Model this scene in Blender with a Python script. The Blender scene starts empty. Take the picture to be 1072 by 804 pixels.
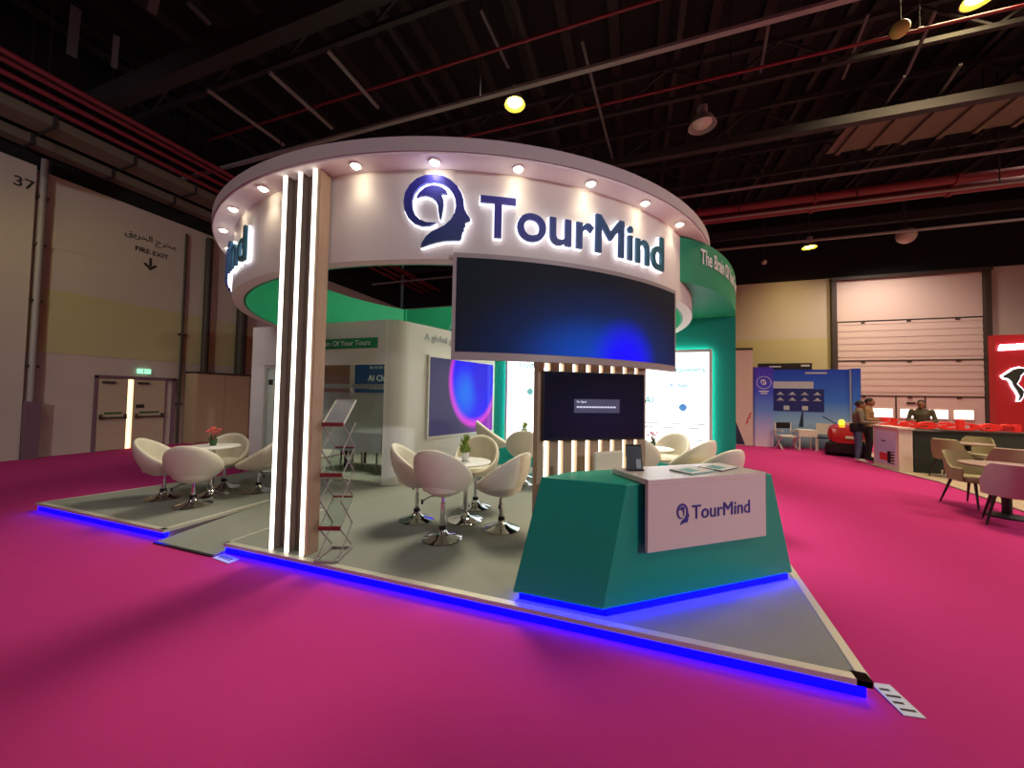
import bpy, bmesh, math, random
from mathutils import Vector, Matrix
random.seed(7)
C = bpy.context.scene.collection
PI = math.pi
rad = math.radians

# ------------------------------------------------------------------ materials
def lin(c):
    c = c / 255.0
    return c / 12.92 if c <= 0.04045 else ((c + 0.055) / 1.055) ** 2.4
def rgb(r, g, b):
    return (lin(r), lin(g), lin(b), 1.0)

def mat(name, col, rough=0.6, metal=0.0, var=0.06, scale=6.0, bump=0.0, bscale=80.0, emit=None, estr=0.0, coat=0.0, trans=0.0, ior=1.45, spec=0.5):
    m = bpy.data.materials.new(name)
    m.use_nodes = True
    nt = m.node_tree
    b = nt.nodes['Principled BSDF']
    c = rgb(*col)
    b.inputs['Roughness'].default_value = rough
    b.inputs['Metallic'].default_value = metal
    b.inputs['Specular IOR Level'].default_value = spec
    b.inputs['IOR'].default_value = ior
    if coat:
        b.inputs['Coat Weight'].default_value = coat
        b.inputs['Coat Roughness'].default_value = 0.08
    if trans:
        b.inputs['Transmission Weight'].default_value = trans
    tc = nt.nodes.new('ShaderNodeTexCoord')
    nz = nt.nodes.new('ShaderNodeTexNoise')
    nz.inputs['Scale'].default_value = scale
    nz.inputs['Detail'].default_value = 4
    nt.links.new(tc.outputs['Object'], nz.inputs['Vector'])
    mx = nt.nodes.new('ShaderNodeMix')
    mx.data_type = 'RGBA'
    mx.inputs[6].default_value = tuple(max(0, v * (1 - var)) for v in c[:3]) + (1,)
    mx.inputs[7].default_value = tuple(min(1, v * (1 + var)) for v in c[:3]) + (1,)
    nt.links.new(nz.outputs['Fac'], mx.inputs[0])
    nt.links.new(mx.outputs[2], b.inputs['Base Color'])
    if bump:
        n2 = nt.nodes.new('ShaderNodeTexNoise')
        n2.inputs['Scale'].default_value = bscale
        nt.links.new(tc.outputs['Object'], n2.inputs['Vector'])
        bp = nt.nodes.new('ShaderNodeBump')
        bp.inputs['Strength'].default_value = bump
        bp.inputs['Distance'].default_value = 0.01
        nt.links.new(n2.outputs['Fac'], bp.inputs['Height'])
        nt.links.new(bp.outputs['Normal'], b.inputs['Normal'])
    if emit:
        b.inputs['Emission Color'].default_value = rgb(*emit)
        b.inputs['Emission Strength'].default_value = estr
    return m

def wood(name, a, bcol, axis='Z'):
    m = bpy.data.materials.new(name)
    m.use_nodes = True
    nt = m.node_tree
    b = nt.nodes['Principled BSDF']
    b.inputs['Roughness'].default_value = 0.5
    tc = nt.nodes.new('ShaderNodeTexCoord')
    mp = nt.nodes.new('ShaderNodeMapping')
    mp.inputs['Scale'].default_value = (14, 14, 0.9) if axis == 'Z' else (0.9, 14, 14)
    nz = nt.nodes.new('ShaderNodeTexNoise')
    nz.inputs['Scale'].default_value = 2.0
    nz.inputs['Detail'].default_value = 6
    nz.inputs['Distortion'].default_value = 0.6
    nt.links.new(tc.outputs['Object'], mp.inputs['Vector'])
    nt.links.new(mp.outputs['Vector'], nz.inputs['Vector'])
    mx = nt.nodes.new('ShaderNodeMix')
    mx.data_type = 'RGBA'
    mx.inputs[6].default_value = rgb(*a)
    mx.inputs[7].default_value = rgb(*bcol)
    nt.links.new(nz.outputs['Fac'], mx.inputs[0])
    nt.links.new(mx.outputs[2], b.inputs['Base Color'])
    return m

def glow(name, col, strength):
    return mat(name, col, 0.5, emit=col, estr=strength, var=0.0)

def ramp_mat(name, stops, axis, coord='Generated', rough=0.4, emit=0.0, base=None):
    """colour ramp along one axis of the thing itself (printed gradients, screens)"""
    m = bpy.data.materials.new(name)
    m.use_nodes = True
    nt = m.node_tree
    b = nt.nodes['Principled BSDF']
    b.inputs['Roughness'].default_value = rough
    tc = nt.nodes.new('ShaderNodeTexCoord')
    sp = nt.nodes.new('ShaderNodeSeparateXYZ')
    nt.links.new(tc.outputs[coord], sp.inputs[0])
    cr = nt.nodes.new('ShaderNodeValToRGB')
    while len(cr.color_ramp.elements) < len(stops):
        cr.color_ramp.elements.new(0.5)
    for e, (p, c) in zip(cr.color_ramp.elements, stops):
        e.position = p
        e.color = rgb(*c)
    nt.links.new(sp.outputs[axis], cr.inputs[0])
    nt.links.new(cr.outputs[0], b.inputs['Base Color'])
    if emit:
        nt.links.new(cr.outputs[0], b.inputs['Emission Color'])
        b.inputs['Emission Strength'].default_value = emit
    return m

def screen_mat(name, bg, blobs, rough=0.15, strength=1.0, ux='X', uy='Z', ring=None):
    """a lit display: background colour plus soft blobs (u, v, su, sv, colour) in the display's own frame"""
    m = bpy.data.materials.new(name)
    m.use_nodes = True
    nt = m.node_tree
    b = nt.nodes['Principled BSDF']
    b.inputs['Roughness'].default_value = rough
    b.inputs['Base Color'].default_value = (0.004, 0.004, 0.005, 1)
    b.inputs['Specular IOR Level'].default_value = 0.12
    tc = nt.nodes.new('ShaderNodeTexCoord')
    sp = nt.nodes.new('ShaderNodeSeparateXYZ')
    nt.links.new(tc.outputs['UV'], sp.inputs[0])
    def math_(op, a, v=None):
        n = nt.nodes.new('ShaderNodeMath')
        n.operation = op
        for i, q in enumerate((a, v)):
            if q is None:
                continue
            if isinstance(q, (int, float)):
                n.inputs[i].default_value = q
            else:
                nt.links.new(q, n.inputs[i])
        return n.outputs[0]
    last = nt.nodes.new('ShaderNodeRGB')
    last.outputs[0].default_value = rgb(*bg)
    last = last.outputs[0]
    def mixin(fac, col):
        nonlocal last
        mx = nt.nodes.new('ShaderNodeMix')
        mx.data_type = 'RGBA'
        nt.links.new(fac, mx.inputs[0])
        nt.links.new(last, mx.inputs[6])
        mx.inputs[7].default_value = rgb(*col)
        last = mx.outputs[2]
    for (u, v, su, sv, col, soft) in blobs:
        du = math_('DIVIDE', math_('SUBTRACT', sp.outputs['X'], u), su)
        dv = math_('DIVIDE', math_('SUBTRACT', sp.outputs['Y'], v), sv)
        d = math_('SQRT', math_('ADD', math_('MULTIPLY', du, du), math_('MULTIPLY', dv, dv)))
        mr = nt.nodes.new('ShaderNodeMapRange')
        mr.interpolation_type = 'SMOOTHSTEP'
        mr.inputs['From Min'].default_value = 1.0
        mr.inputs['From Max'].default_value = 1.0 - soft
        nt.links.new(d, mr.inputs['Value'])
        mixin(mr.outputs[0], col)
    nt.links.new(last, b.inputs['Emission Color'])
    b.inputs['Emission Strength'].default_value = strength
    return m

M = {}
M['pink'] = mat('magenta_carpet', (180, 50, 116), 0.95, var=0.10, scale=0.7, bump=0.25, bscale=240, spec=0.1)
M['carpet'] = mat('grey_carpet', (136, 138, 128), 0.95, var=0.14, scale=1.6, bump=0.3, bscale=220, spec=0.1)
M['hallwall'] = mat('painted_hall_wall', (186, 172, 160), 0.8, var=0.05, scale=0.8)
M['hallwall_low'] = mat('painted_hall_wall_low', (186, 168, 158), 0.8, var=0.06, scale=1.5)
M['hallwall_band'] = mat('cream_lamplit_band', (182, 172, 128), 0.8, var=0.06, scale=0.8)  # cream panel colour with yellow lamplight put into it
M['dark'] = mat('dark_roof', (20, 17, 19), 0.9, var=0.3, scale=1.0)
M['dark_steel'] = mat('dark_steel', (46, 42, 42), 0.7, var=0.15)
M['brown_steel'] = mat('brown_dark_steel', (40, 34, 33), 0.8, var=0.15)
M['grey_steel'] = mat('grey_steel', (150, 142, 140), 0.6, metal=0.2)
M['strut'] = mat('dull_strut', (92, 88, 88), 0.7)
M['red_pipe'] = mat('red_pipe', (122, 34, 44), 0.5)
M['duct'] = mat('beige_duct', (108, 97, 80), 0.7)
M['white'] = mat('white_panel', (222, 220, 212), 0.45, var=0.02)
M['beige'] = mat('warm_white_fascia', (214, 206, 196), 0.6, var=0.02)
M['rim'] = mat('rim_shaded', (182, 170, 166), 0.65, var=0.02)  # darker than the fascia: shade on the rim put into the colour
M['soffit'] = mat('soffit_lit', (238, 234, 230), 0.6, var=0.02)  # whiter than the fascia: downlight glow put into the colour
M['green'] = mat('green_fascia', (26, 138, 96), 0.5, var=0.03)
M['teal'] = mat('teal_wall', (8, 164, 144), 0.45, var=0.03)
M['desk'] = mat('teal_desk', (18, 152, 126), 0.35, var=0.03)
M['wood'] = wood('oak_veneer', (186, 160, 130), (164, 134, 106))
M['wood_dark'] = wood('brown_recess', (128, 112, 100), (108, 94, 84))
M['slab'] = mat('blush_white_laminate', (210, 198, 192), 0.3, var=0.02)
M['chair'] = mat('off_white_leather', (216, 208, 188), 0.5, var=0.04, bump=0.05, bscale=160)
M['chrome'] = mat('chrome', (205, 205, 208), 0.08, metal=1.0, var=0.0)
M['black'] = mat('black_plastic', (22, 22, 24), 0.4)
M['black_gloss'] = mat('black_glass', (8, 9, 12), 0.12, var=0.0)
M['frame'] = mat('grey_frame', (158, 148, 144), 0.45, metal=0.1, var=0.02)
M['alu'] = mat('silver_profile', (200, 196, 180), 0.4, metal=0.3, var=0.02)
M['led'] = glow('white_led', (255, 248, 232), 3.2)
M['led_halo'] = glow('halo_led', (240, 242, 255), 1.7)
M['blue_led'] = glow('blue_led', (0, 0, 255), 16.0)
M['desk_led'] = glow('desk_blue_led', (0, 0, 255), 60.0)
M['downlight'] = glow('downlight', (255, 240, 214), 34.0)
M['lightbox'] = glow('lightbox_face', (246, 250, 255), 2.0)
M['edge_led'] = glow('edge_led', (235, 255, 246), 9.0)
M['logo'] = ramp_mat('logo_gradient', [(0.0, (32, 58, 104)), (0.45, (46, 56, 140)), (1.0, (66, 66, 190))], 'Z')
M['letter'] = mat('indigo_letter', (52, 58, 138), 0.4)
M['print_teal'] = mat('printed_teal', (90, 160, 158), 0.5)
M['print_grey'] = mat('printed_grey', (150, 160, 165), 0.5)
M['print_white'] = mat('printed_white', (225, 230, 225), 0.5)
M['print_blue'] = mat('printed_blue', (80, 140, 200), 0.5)
M['lit_teal'] = mat('backlit_teal_print', (120, 190, 190), 0.5, emit=(120, 190, 190), estr=0.6)
M['lit_grey'] = mat('backlit_grey_print', (190, 205, 210), 0.5, emit=(170, 190, 200), estr=0.6)
M['lit_blue'] = mat('backlit_blue_print', (90, 160, 220), 0.5, emit=(90, 150, 220), estr=0.6)
M['ink'] = mat('dark_paint', (52, 44, 44), 0.8)
M['glass'] = mat('clear_glass', (225, 235, 232), 0.02, var=0.0, trans=1.0, ior=1.1)
M['frost'] = mat('frosted_film', (196, 204, 204), 0.45, var=0.02, trans=0.55, ior=1.05)
M['poster_blue'] = mat('navy_poster', (30, 74, 128), 0.5)
M['leaf'] = mat('leaf_green', (120, 140, 52), 0.6)
M['leaf_dark'] = mat('leaf_dark_green', (50, 84, 44), 0.6)
M['petal'] = mat('coral_petal', (236, 96, 96), 0.6)
M['petal_red'] = mat('red_petal', (206, 52, 60), 0.6)
M['pot'] = mat('white_ceramic', (220, 216, 206), 0.3)
M['tray_red'] = mat('maroon_plastic', (120, 44, 44), 0.5)
M['acrylic'] = mat('grey_acrylic', (140, 142, 146), 0.25, var=0.02, trans=0.25)
M['door'] = mat('cream_door', (178, 160, 136), 0.55)
M['door_frame'] = mat('mauve_door_frame', (112, 84, 96), 0.6)
M['exit_sign'] = glow('exit_sign', (150, 235, 190), 1.4)
M['day'] = glow('daylight_gap', (255, 226, 170), 2.0)
M['daywin'] = glow('daylight_window', (255, 246, 232), 2.6)
M['yellow_lamp'] = glow('sodium_lamp', (255, 240, 70), 24.0)
M['gdoor'] = mat('sectional_door_white', (214, 190, 178), 0.5, var=0.03)
M['gdark'] = mat('door_rail', (60, 50, 44), 0.6)
M['cab'] = mat('plywood_cabinet', (176, 152, 124), 0.7)
M['red_wall'] = mat('red_wall', (176, 24, 34), 0.5)
M['neon'] = glow('white_neon', (255, 244, 255), 4.0)
M['red_letter'] = mat('red_letter', (226, 50, 42), 0.45, emit=(226, 40, 34), estr=0.25)
M['dark_counter'] = mat('dark_green_black_counter', (44, 52, 50), 0.5)
M['ctop'] = mat('white_counter', (226, 214, 204), 0.4)
M['floor_beige'] = mat('beige_vinyl', (186, 166, 142), 0.6)
M['olive'] = mat('olive_velvet', (154, 144, 112), 0.8, var=0.08)
M['taupe'] = mat('taupe_velvet', (150, 128, 118), 0.8, var=0.08)
M['mauve'] = mat('mauve_velvet', (178, 146, 158), 0.8, var=0.1)
M['leg'] = mat('dark_wood_leg', (50, 34, 28), 0.5)
M['skin'] = mat('skin', (150, 104, 84), 0.6)
M['hair'] = mat('dark_hair', (36, 28, 26), 0.7)
M['shirt_a'] = mat('grey_sweater', (112, 104, 92), 0.85)
M['shirt_b'] = mat('beige_shirt', (150, 120, 86), 0.85)
M['shirt_c'] = mat('olive_shirt', (88, 84, 68), 0.85)
M['jeans'] = mat('blue_jeans', (74, 88, 120), 0.85)
M['trousers'] = mat('dark_trousers', (44, 38, 46), 0.85)
M['shoe'] = mat('white_shoe', (190, 180, 180), 0.6)
M['jacket'] = mat('black_jacket', (26, 24, 28), 0.8)
M['machine_red'] = mat('machine_red', (176, 30, 36), 0.3, coat=0.4)
M['amber'] = glow('amber_beacon', (255, 196, 40), 3.0)
M['sign_black'] = mat('black_sign', (40, 38, 34), 0.5)
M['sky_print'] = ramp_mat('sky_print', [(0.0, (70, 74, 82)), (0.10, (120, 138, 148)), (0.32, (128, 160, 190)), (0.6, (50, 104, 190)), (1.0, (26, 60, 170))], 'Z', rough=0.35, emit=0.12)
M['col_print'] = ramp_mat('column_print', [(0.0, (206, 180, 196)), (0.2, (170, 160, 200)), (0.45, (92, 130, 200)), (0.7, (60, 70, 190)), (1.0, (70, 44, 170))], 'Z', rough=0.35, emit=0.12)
M['navy_print'] = mat('navy_print', (34, 48, 120), 0.4)
M['screen_pale'] = mat('pale_panel', (180, 190, 206), 0.4)
M['lilac_print'] = ramp_mat('lilac_print', [(0.0, (190, 170, 190)), (0.5, (176, 160, 196)), (1.0, (206, 186, 204))], 'Z', emit=0.08)
M['paper'] = mat('paper', (226, 222, 214), 0.6)
M['tag_card'] = mat('floor_tag_card', (190, 200, 214), 0.5)
M['wedge_blue'] = mat('dark_blue_print', (40, 52, 84), 0.5)
M['glass_globe'] = mat('globe_diffuser', (200, 190, 180), 0.3, var=0.02)
M['yellow_globe'] = mat('yellowish_globe', (190, 186, 96), 0.3, var=0.02)
M['led_screen'] = screen_mat('curved_led_screen', (13, 16, 24),
    [(0.58, -0.05, 0.66, 1.05, (6, 44, 110), 1.0), (0.50, 0.0, 0.34, 0.55, (2, 66, 176), 1.0), (0.66, -0.02, 0.20, 0.58, (18, 4, 255), 0.75)], rough=0.6, strength=1.0)
M['tv_wall'] = screen_mat('colourful_tv', (66, 62, 92),
    [(1.0, 0.1, 0.55, 0.6, (150, 20, 190), 1.0), (0.66, 0.72, 0.42, 0.68, (226, 60, 220), 0.12), (0.67, 0.77, 0.40, 0.66, (30, 8, 250), 0.18),
     (0.52, 0.55, 0.26, 0.44, (14, 110, 246), 0.9), (0.78, 0.95, 0.24, 0.75, (26, 0, 226), 0.8)], rough=0.25, strength=0.95)
M['tv_off'] = screen_mat('dark_tv', (15, 14, 26), [(0.55, 0.3, 0.9, 0.8, (26, 22, 46), 1.0)], rough=0.12, strength=0.8)
M['tv_box'] = mat('tv_message_box', (64, 66, 88), 0.3, emit=(56, 58, 80), estr=0.9)
M['tv_text'] = mat('tv_message_text', (200, 205, 220), 0.3, emit=(190, 195, 215), estr=0.9)

# ------------------------------------------------------------------ mesh builder
class MB:
    def __init__(self):
        self.v, self.f, self.uv = [], [], {}
    def add(self, vs, fs):
        n = len(self.v)
        self.v += [Vector(p) for p in vs]
        self.f += [tuple(i + n for i in q) for q in fs]
        return self
    def box(self, x0, x1, y0, y1, z0, z1, mtx=None):
        vs = [Vector((x, y, z)) for z in (z0, z1) for y in (y0, y1) for x in (x0, x1)]
        if mtx is not None:
            vs = [mtx @ q for q in vs]
        return self.add(vs, [(0, 2, 3, 1), (4, 5, 7, 6), (0, 1, 5, 4), (2, 6, 7, 3), (0, 4, 6, 2), (1, 3, 7, 5)])
    def prism(self, poly, z0, z1, mtx=None):
        a = sum(p[0] * q[1] - q[0] * p[1] for p, q in zip(poly, poly[1:] + poly[:1]))
        if a < 0:
            poly = poly[::-1]
        n = len(poly)
        vs = [Vector((p[0], p[1], z0)) for p in poly] + [Vector((p[0], p[1], z1)) for p in poly]
        if mtx is not None:
            vs = [mtx @ q for q in vs]
        fs = [tuple(range(n))[::-1], tuple(range(n, 2 * n))] + [(i, (i + 1) % n, n + (i + 1) % n, n + i) for i in range(n)]
        return self.add(vs, fs)
    def tube(self, a, b, r, n=10, r2=None, caps=True):
        a, b = Vector(a), Vector(b)
        d = (b - a).normalized()
        u = d.orthogonal().normalized()
        w = d.cross(u)
        r2 = r if r2 is None else r2
        vs = []
        for p, rr in ((a, r), (b, r2)):
            for i in range(n):
                t = 2 * PI * i / n
                vs.append(p + (u * math.cos(t) + w * math.sin(t)) * rr)
        fs = [(i, (i + 1) % n, n + (i + 1) % n, n + i) for i in range(n)]
        if caps:
            fs += [tuple(range(n))[::-1], tuple(range(n, 2 * n))]
        return self.add(vs, fs)
    def bar(self, a, b, w, h, up=(0, 0, 1)):
        a, b = Vector(a), Vector(b)
        d = (b - a).normalized()
        up = Vector(up)
        if abs(d.dot(up)) > 0.98:
            up = Vector((0, 1, 0))
        s = d.cross(up).normalized()
        t = s.cross(d)
        vs = [p + s * (sx * w / 2) + t * (sz * h / 2) for p in (a, b) for sx, sz in ((-1, -1), (1, -1), (1, 1), (-1, 1))]
        return self.add(vs, [(0, 1, 2, 3)[::-1], (4, 5, 6, 7), (0, 1, 5, 4), (1, 2, 6, 5), (2, 3, 7, 6), (3, 0, 4, 7)])
    def path(self, pts, r, n=8):
        for a, b in zip(pts, pts[1:]):
            self.tube(a, b, r, n)
        return self
    def lathe(self, prof, n=24, c=(0, 0, 0), mtx=None):
        vs, fs = [], []
        k = len(prof)
        for i in range(n):
            t = 2 * PI * i / n
            for (r, z) in prof:
                p = Vector((c[0] + r * math.cos(t), c[1] + r * math.sin(t), c[2] + z))
                vs.append(mtx @ p if mtx is not None else p)
        for i in range(n):
            j = (i + 1) % n
            for q in range(k - 1):
                fs.append((i * k + q, j * k + q, j * k + q + 1, i * k + q + 1))
        if prof[0][0] > 1e-6:
            fs.append(tuple(i * k for i in range(n))[::-1])
        if prof[-1][0] > 1e-6:
            fs.append(tuple(i * k + k - 1 for i in range(n)))
        return self.add(vs, fs)
    def ring(self, c, r0, r1, z0, z1, n=128, a0=0.0, a1=360.0):
        """closed annular sector"""
        full = abs(a1 - a0) >= 359.9
        m = n if full else n + 1
        vs, fs = [], []
        for i in range(m):
            t = rad(a0 + (a1 - a0) * i / n)
            for r, z in ((r0, z0), (r1, z0), (r1, z1), (r0, z1)):
                vs.append((c[0] + r * math.cos(t), c[1] + r * math.sin(t), z))
        for i in range(n):
            j = (i + 1) % m
            for q in range(4):
                fs.append((i * 4 + q, i * 4 + (q + 1) % 4, j * 4 + (q + 1) % 4, j * 4 + q))
        if not full:
            fs.append((0, 3, 2, 1))
            e = (m - 1) * 4
            fs.append((e, e + 1, e + 2, e + 3))
        return self.add(vs, fs)
    def build(self, name, m, parent=None, smooth=None, bevel=0.0, world=False, subsurf=0):
        me = bpy.data.meshes.new(name)
        off = Vector((0, 0, 0))
        if world and parent is not None:
            p = parent
            while p is not None:
                off += p.location
                p = p.parent
        me.from_pydata([tuple(q - off) for q in self.v], [], self.f)
        me.update()
        bm = bmesh.new()
        bm.from_mesh(me)
        bmesh.ops.remove_doubles(bm, verts=bm.verts, dist=1e-5)
        bmesh.ops.recalc_face_normals(bm, faces=bm.faces)
        bm.to_mesh(me)
        bm.free()
        me.materials.append(M[m] if isinstance(m, str) else m)
        o = bpy.data.objects.new(name, me)
        C.objects.link(o)
        if parent is not None:
            o.parent = parent
        if bevel:
            b = o.modifiers.new('b', 'BEVEL')
            b.width = bevel
            b.segments = 2
            b.limit_method = 'ANGLE'
            b.angle_limit = rad(40)
        if subsurf:
            s = o.modifiers.new('s', 'SUBSURF')
            s.levels = s.render_levels = subsurf
        if smooth is not None:
            for p in me.polygons:
                p.use_smooth = True
            me.set_sharp_from_angle(angle=rad(smooth))
        return o

def tag(o, label, cat, group=None):
    o['label'] = label
    o['category'] = cat
    if group:
        o['group'] = group
    return o
def thing(name, label, cat, loc=(0, 0, 0), rot=0.0, group=None):
    o = bpy.data.objects.new(name, None)
    o.empty_display_size = 0.1
    C.objects.link(o)
    o.location = loc
    o.rotation_euler = (0, 0, rot)
    return tag(o, label, cat, group)
def struct(o, label=None):
    o['kind'] = 'structure'
    if label:
        o['label'] = label
    return o
def dup(root, label, loc=None, rot=None, group=None):
    r = root.copy()
    C.objects.link(r)
    r['label'] = label
    if group:
        r['group'] = group
    if loc is not None:
        r.location = loc
    if rot is not None:
        r.rotation_euler = (0, 0, rot)
    for ch in list(root.children):
        c = ch.copy()
        C.objects.link(c)
        c.parent = r
        for g in list(ch.children):
            d = g.copy()
            C.objects.link(d)
            d.parent = c
    return r

# ------------------------------------------------------------------ lettering
def text_geo(s, extrude=0.0, offset=0.0, res=4):
    cu = bpy.data.curves.new('t', 'FONT')
    cu.body = s
    cu.size = 1.0
    cu.extrude = extrude
    cu.bevel_depth = offset
    cu.bevel_resolution = 1
    cu.resolution_u = res
    o = bpy.data.objects.new('t', cu)
    C.objects.link(o)
    dg = bpy.context.evaluated_depsgraph_get()
    me = bpy.data.meshes.new_from_object(o.evaluated_get(dg))
    vs = [v.co.copy() for v in me.vertices]
    fs = [tuple(p.vertices) for p in me.polygons]
    bpy.data.objects.remove(o)
    bpy.data.curves.remove(cu)
    bpy.data.meshes.remove(me)
    return vs, fs

def text_on(name, s, origin, u, v, width, m, parent=None, depth=0.004, offset=0.0, height=None, world=True):
    """flat lettering: lower-left corner at origin, running along u, up along v"""
    vs, fs = text_geo(s, 0.5, offset)
    if not vs:
        return None
    x0 = min(p.x for p in vs); x1 = max(p.x for p in vs)
    y0 = min(p.y for p in vs); y1 = max(p.y for p in vs)
    u, v = Vector(u).normalized(), Vector(v).normalized()
    n = u.cross(v)
    k = width / (x1 - x0)
    ky = k if height is None else height / (y1 - y0)
    mb = MB()
    mb.add([Vector(origin) + u * ((p.x - x0) * k) + v * ((p.y - y0) * ky) + n * ((p.z + 0.5) * depth) for p in vs], fs)
    return mb.build(name, m, parent, world=world)

def components(vs, fs):
    par = list(range(len(vs)))
    def find(i):
        while par[i] != i:
            par[i] = par[par[i]]
            i = par[i]
        return i
    for f in fs:
        for i in f[1:]:
            par[find(i)] = find(f[0])
    groups = {}
    for i in range(len(vs)):
        groups.setdefault(find(i), []).append(i)
    g = [(min(vs[i].x for i in ids), max(vs[i].x for i in ids), ids) for ids in groups.values() if ids]
    g.sort()
    out = []
    for a, b, ids in g:
        if out and a < out[-1][1] - 0.35 * (b - a) and a < out[-1][1] and min(b, out[-1][1]) - a > 0.6 * min(b - a, out[-1][1] - out[-1][0]):
            out[-1] = (out[-1][0], max(b, out[-1][1]), out[-1][2] + ids)
        else:
            out.append((a, b, ids))
    res = []
    for a, b, ids in out:
        s = set(ids)
        mp = {i: k for k, i in enumerate(ids)}
        res.append(([vs[i] for i in ids], [tuple(mp[i] for i in f) for f in fs if f[0] in s]))
    return res

EMBLEM_HEAD = [(345,492),(290,520),(220,525),(150,500),(95,450),(60,380),(48,300),(60,220),(100,145),(165,85),(240,55),(320,48),(400,60),(470,95),(530,150),(570,215),(588,270),(592,320),(600,360),(622,402),(650,440),(655,455),(640,468),(612,478),(605,498),(612,512),(600,525),(595,540),(600,554),(585,570),(580,600),(575,632),(558,648),(500,650),(430,655),(360,670),(290,692),(215,720),(225,680),(260,620),(310,575),(370,545),(430,510),(480,460),(510,400),(522,340),(515,270),(490,210),(450,160),(390,125),(320,112),(250,125),(190,160),(145,220),(125,290),(130,360),(155,420),(200,465),(260,490),(310,492)]
EMBLEM_PALM = [(165,262),(190,215),(240,170),(300,150),(350,152),(400,170),(435,205),(446,228),(420,222),(395,220),(388,235),(405,270),(412,320),(405,380),(392,455),(378,455),(368,400),(362,340),(340,290),(300,255),(250,240),(200,245)]
def norm_emblem(poly):
    return [((x - 48) / 607.0, (720 - y) / 672.0) for x, y in poly]
def grow(poly, d):
    n = len(poly)
    a = sum(p[0] * q[1] - q[0] * p[1] for p, q in zip(poly, poly[1:] + poly[:1]))
    sg = 1 if a > 0 else -1
    out = []
    for i in range(n):
        p0, p1, p2 = Vector(poly[i - 1]), Vector(poly[i]), Vector(poly[(i + 1) % n])
        e1, e2 = (p1 - p0).normalized(), (p2 - p1).normalized()
        n1, n2 = Vector((e1.y, -e1.x)) * sg, Vector((e2.y, -e2.x)) * sg
        q = (n1 + n2)
        q = q.normalized() if q.length > 0.3 else n1
        out.append(tuple(p1 + q * d))
    return out
def poly_geo(poly, d=1.0):
    """triangulated prism of a 2-D outline in the xy plane, z 0..d"""
    bm = bmesh.new()
    vs = [bm.verts.new((x, y, 0)) for x, y in poly]
    es = [bm.edges.new((vs[i], vs[(i + 1) % len(vs)])) for i in range(len(vs))]
    bmesh.ops.triangle_fill(bm, use_beauty=True, edges=es)
    bm.verts.index_update()
    tris = [tuple(v.index for v in f.verts) for f in bm.faces]
    pts = [v.co.copy() for v in bm.verts]
    bm.free()
    n = len(pts)
    out = pts + [p + Vector((0, 0, d)) for p in pts]
    fs = [t[::-1] for t in tris] + [tuple(i + n for i in t) for t in tris] + [(i, (i + 1) % n, n + (i + 1) % n, n + i) for i in range(n)]
    return out, fs

# ------------------------------------------------------------------ camera
F, PITCH, YAW, ROLL, EYE = 378.0, 0.0330, 0.3281, 0.0178, 1.62
fwd = Vector((-math.sin(YAW) * math.cos(PITCH), math.cos(YAW) * math.cos(PITCH), math.sin(PITCH)))
rt = Vector((math.cos(YAW), math.sin(YAW), 0))
up = rt.cross(fwd)
rt, up = math.cos(ROLL) * rt + math.sin(ROLL) * up, math.cos(ROLL) * up - math.sin(ROLL) * rt
cam = bpy.data.cameras.new('camera')
cam.sensor_width = 36.0
cam.lens = F * 36.0 / 1072.0
cam.clip_end = 100
co = bpy.data.objects.new('camera', cam)
C.objects.link(co)
co.matrix_world = Matrix(((rt.x, up.x, -fwd.x, 0), (rt.y, up.y, -fwd.y, 0), (rt.z, up.z, -fwd.z, EYE), (0, 0, 0, 1)))
bpy.context.scene.camera = co
vs_ = bpy.context.scene.view_settings
vs_.view_transform = 'Standard'
vs_.look = 'None'
vs_.gamma = 1.0
vs_.use_curve_mapping = False
vs_.exposure = 0.0

# ------------------------------------------------------------------ hall shell
XL, XR, YB, YF, HW, HR = -13.1, 15.0, 18.0, -7.0, 6.65, 10.2
struct(MB().box(XL - 0.3, XR + 0.3, YF - 0.3, YB + 0.3, -0.12, 0).build('floor', 'pink'), 'magenta exhibition carpet covering the hall floor')
ceil = struct(MB().box(XL - 0.3, XR + 0.3, YF - 0.3, YB + 0.3, HR, HR + 0.15).build('ceiling', 'dark'), 'dark hall roof')
# left wall: cladding bands
wl = struct(MB().box(XL - 0.25, XL, YF, YB, 0, 2.45).build('wall_left', 'hallwall_low'), 'hall wall with cladding bands, one toned with yellow lamplight')
MB().box(XL - 0.25, XL + 0.01, YF, YB, 2.45, 3.95).build('cladding_band', 'hallwall_band', wl)  # band toned with yellow lamplight in its colour
MB().box(XL - 0.25, XL + 0.005, YF, YB, 3.95, 4.95).build('cladding_band', 'hallwall', wl)
MB().box(XL - 0.25, XL + 0.015, YF, YB, 4.95, HW).build('cladding_band', 'hallwall', wl)
MB().box(XL - 0.25, XL - 0.12, YF, YB, HW, HR).build('upper_wall', 'dark', wl)
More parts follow.
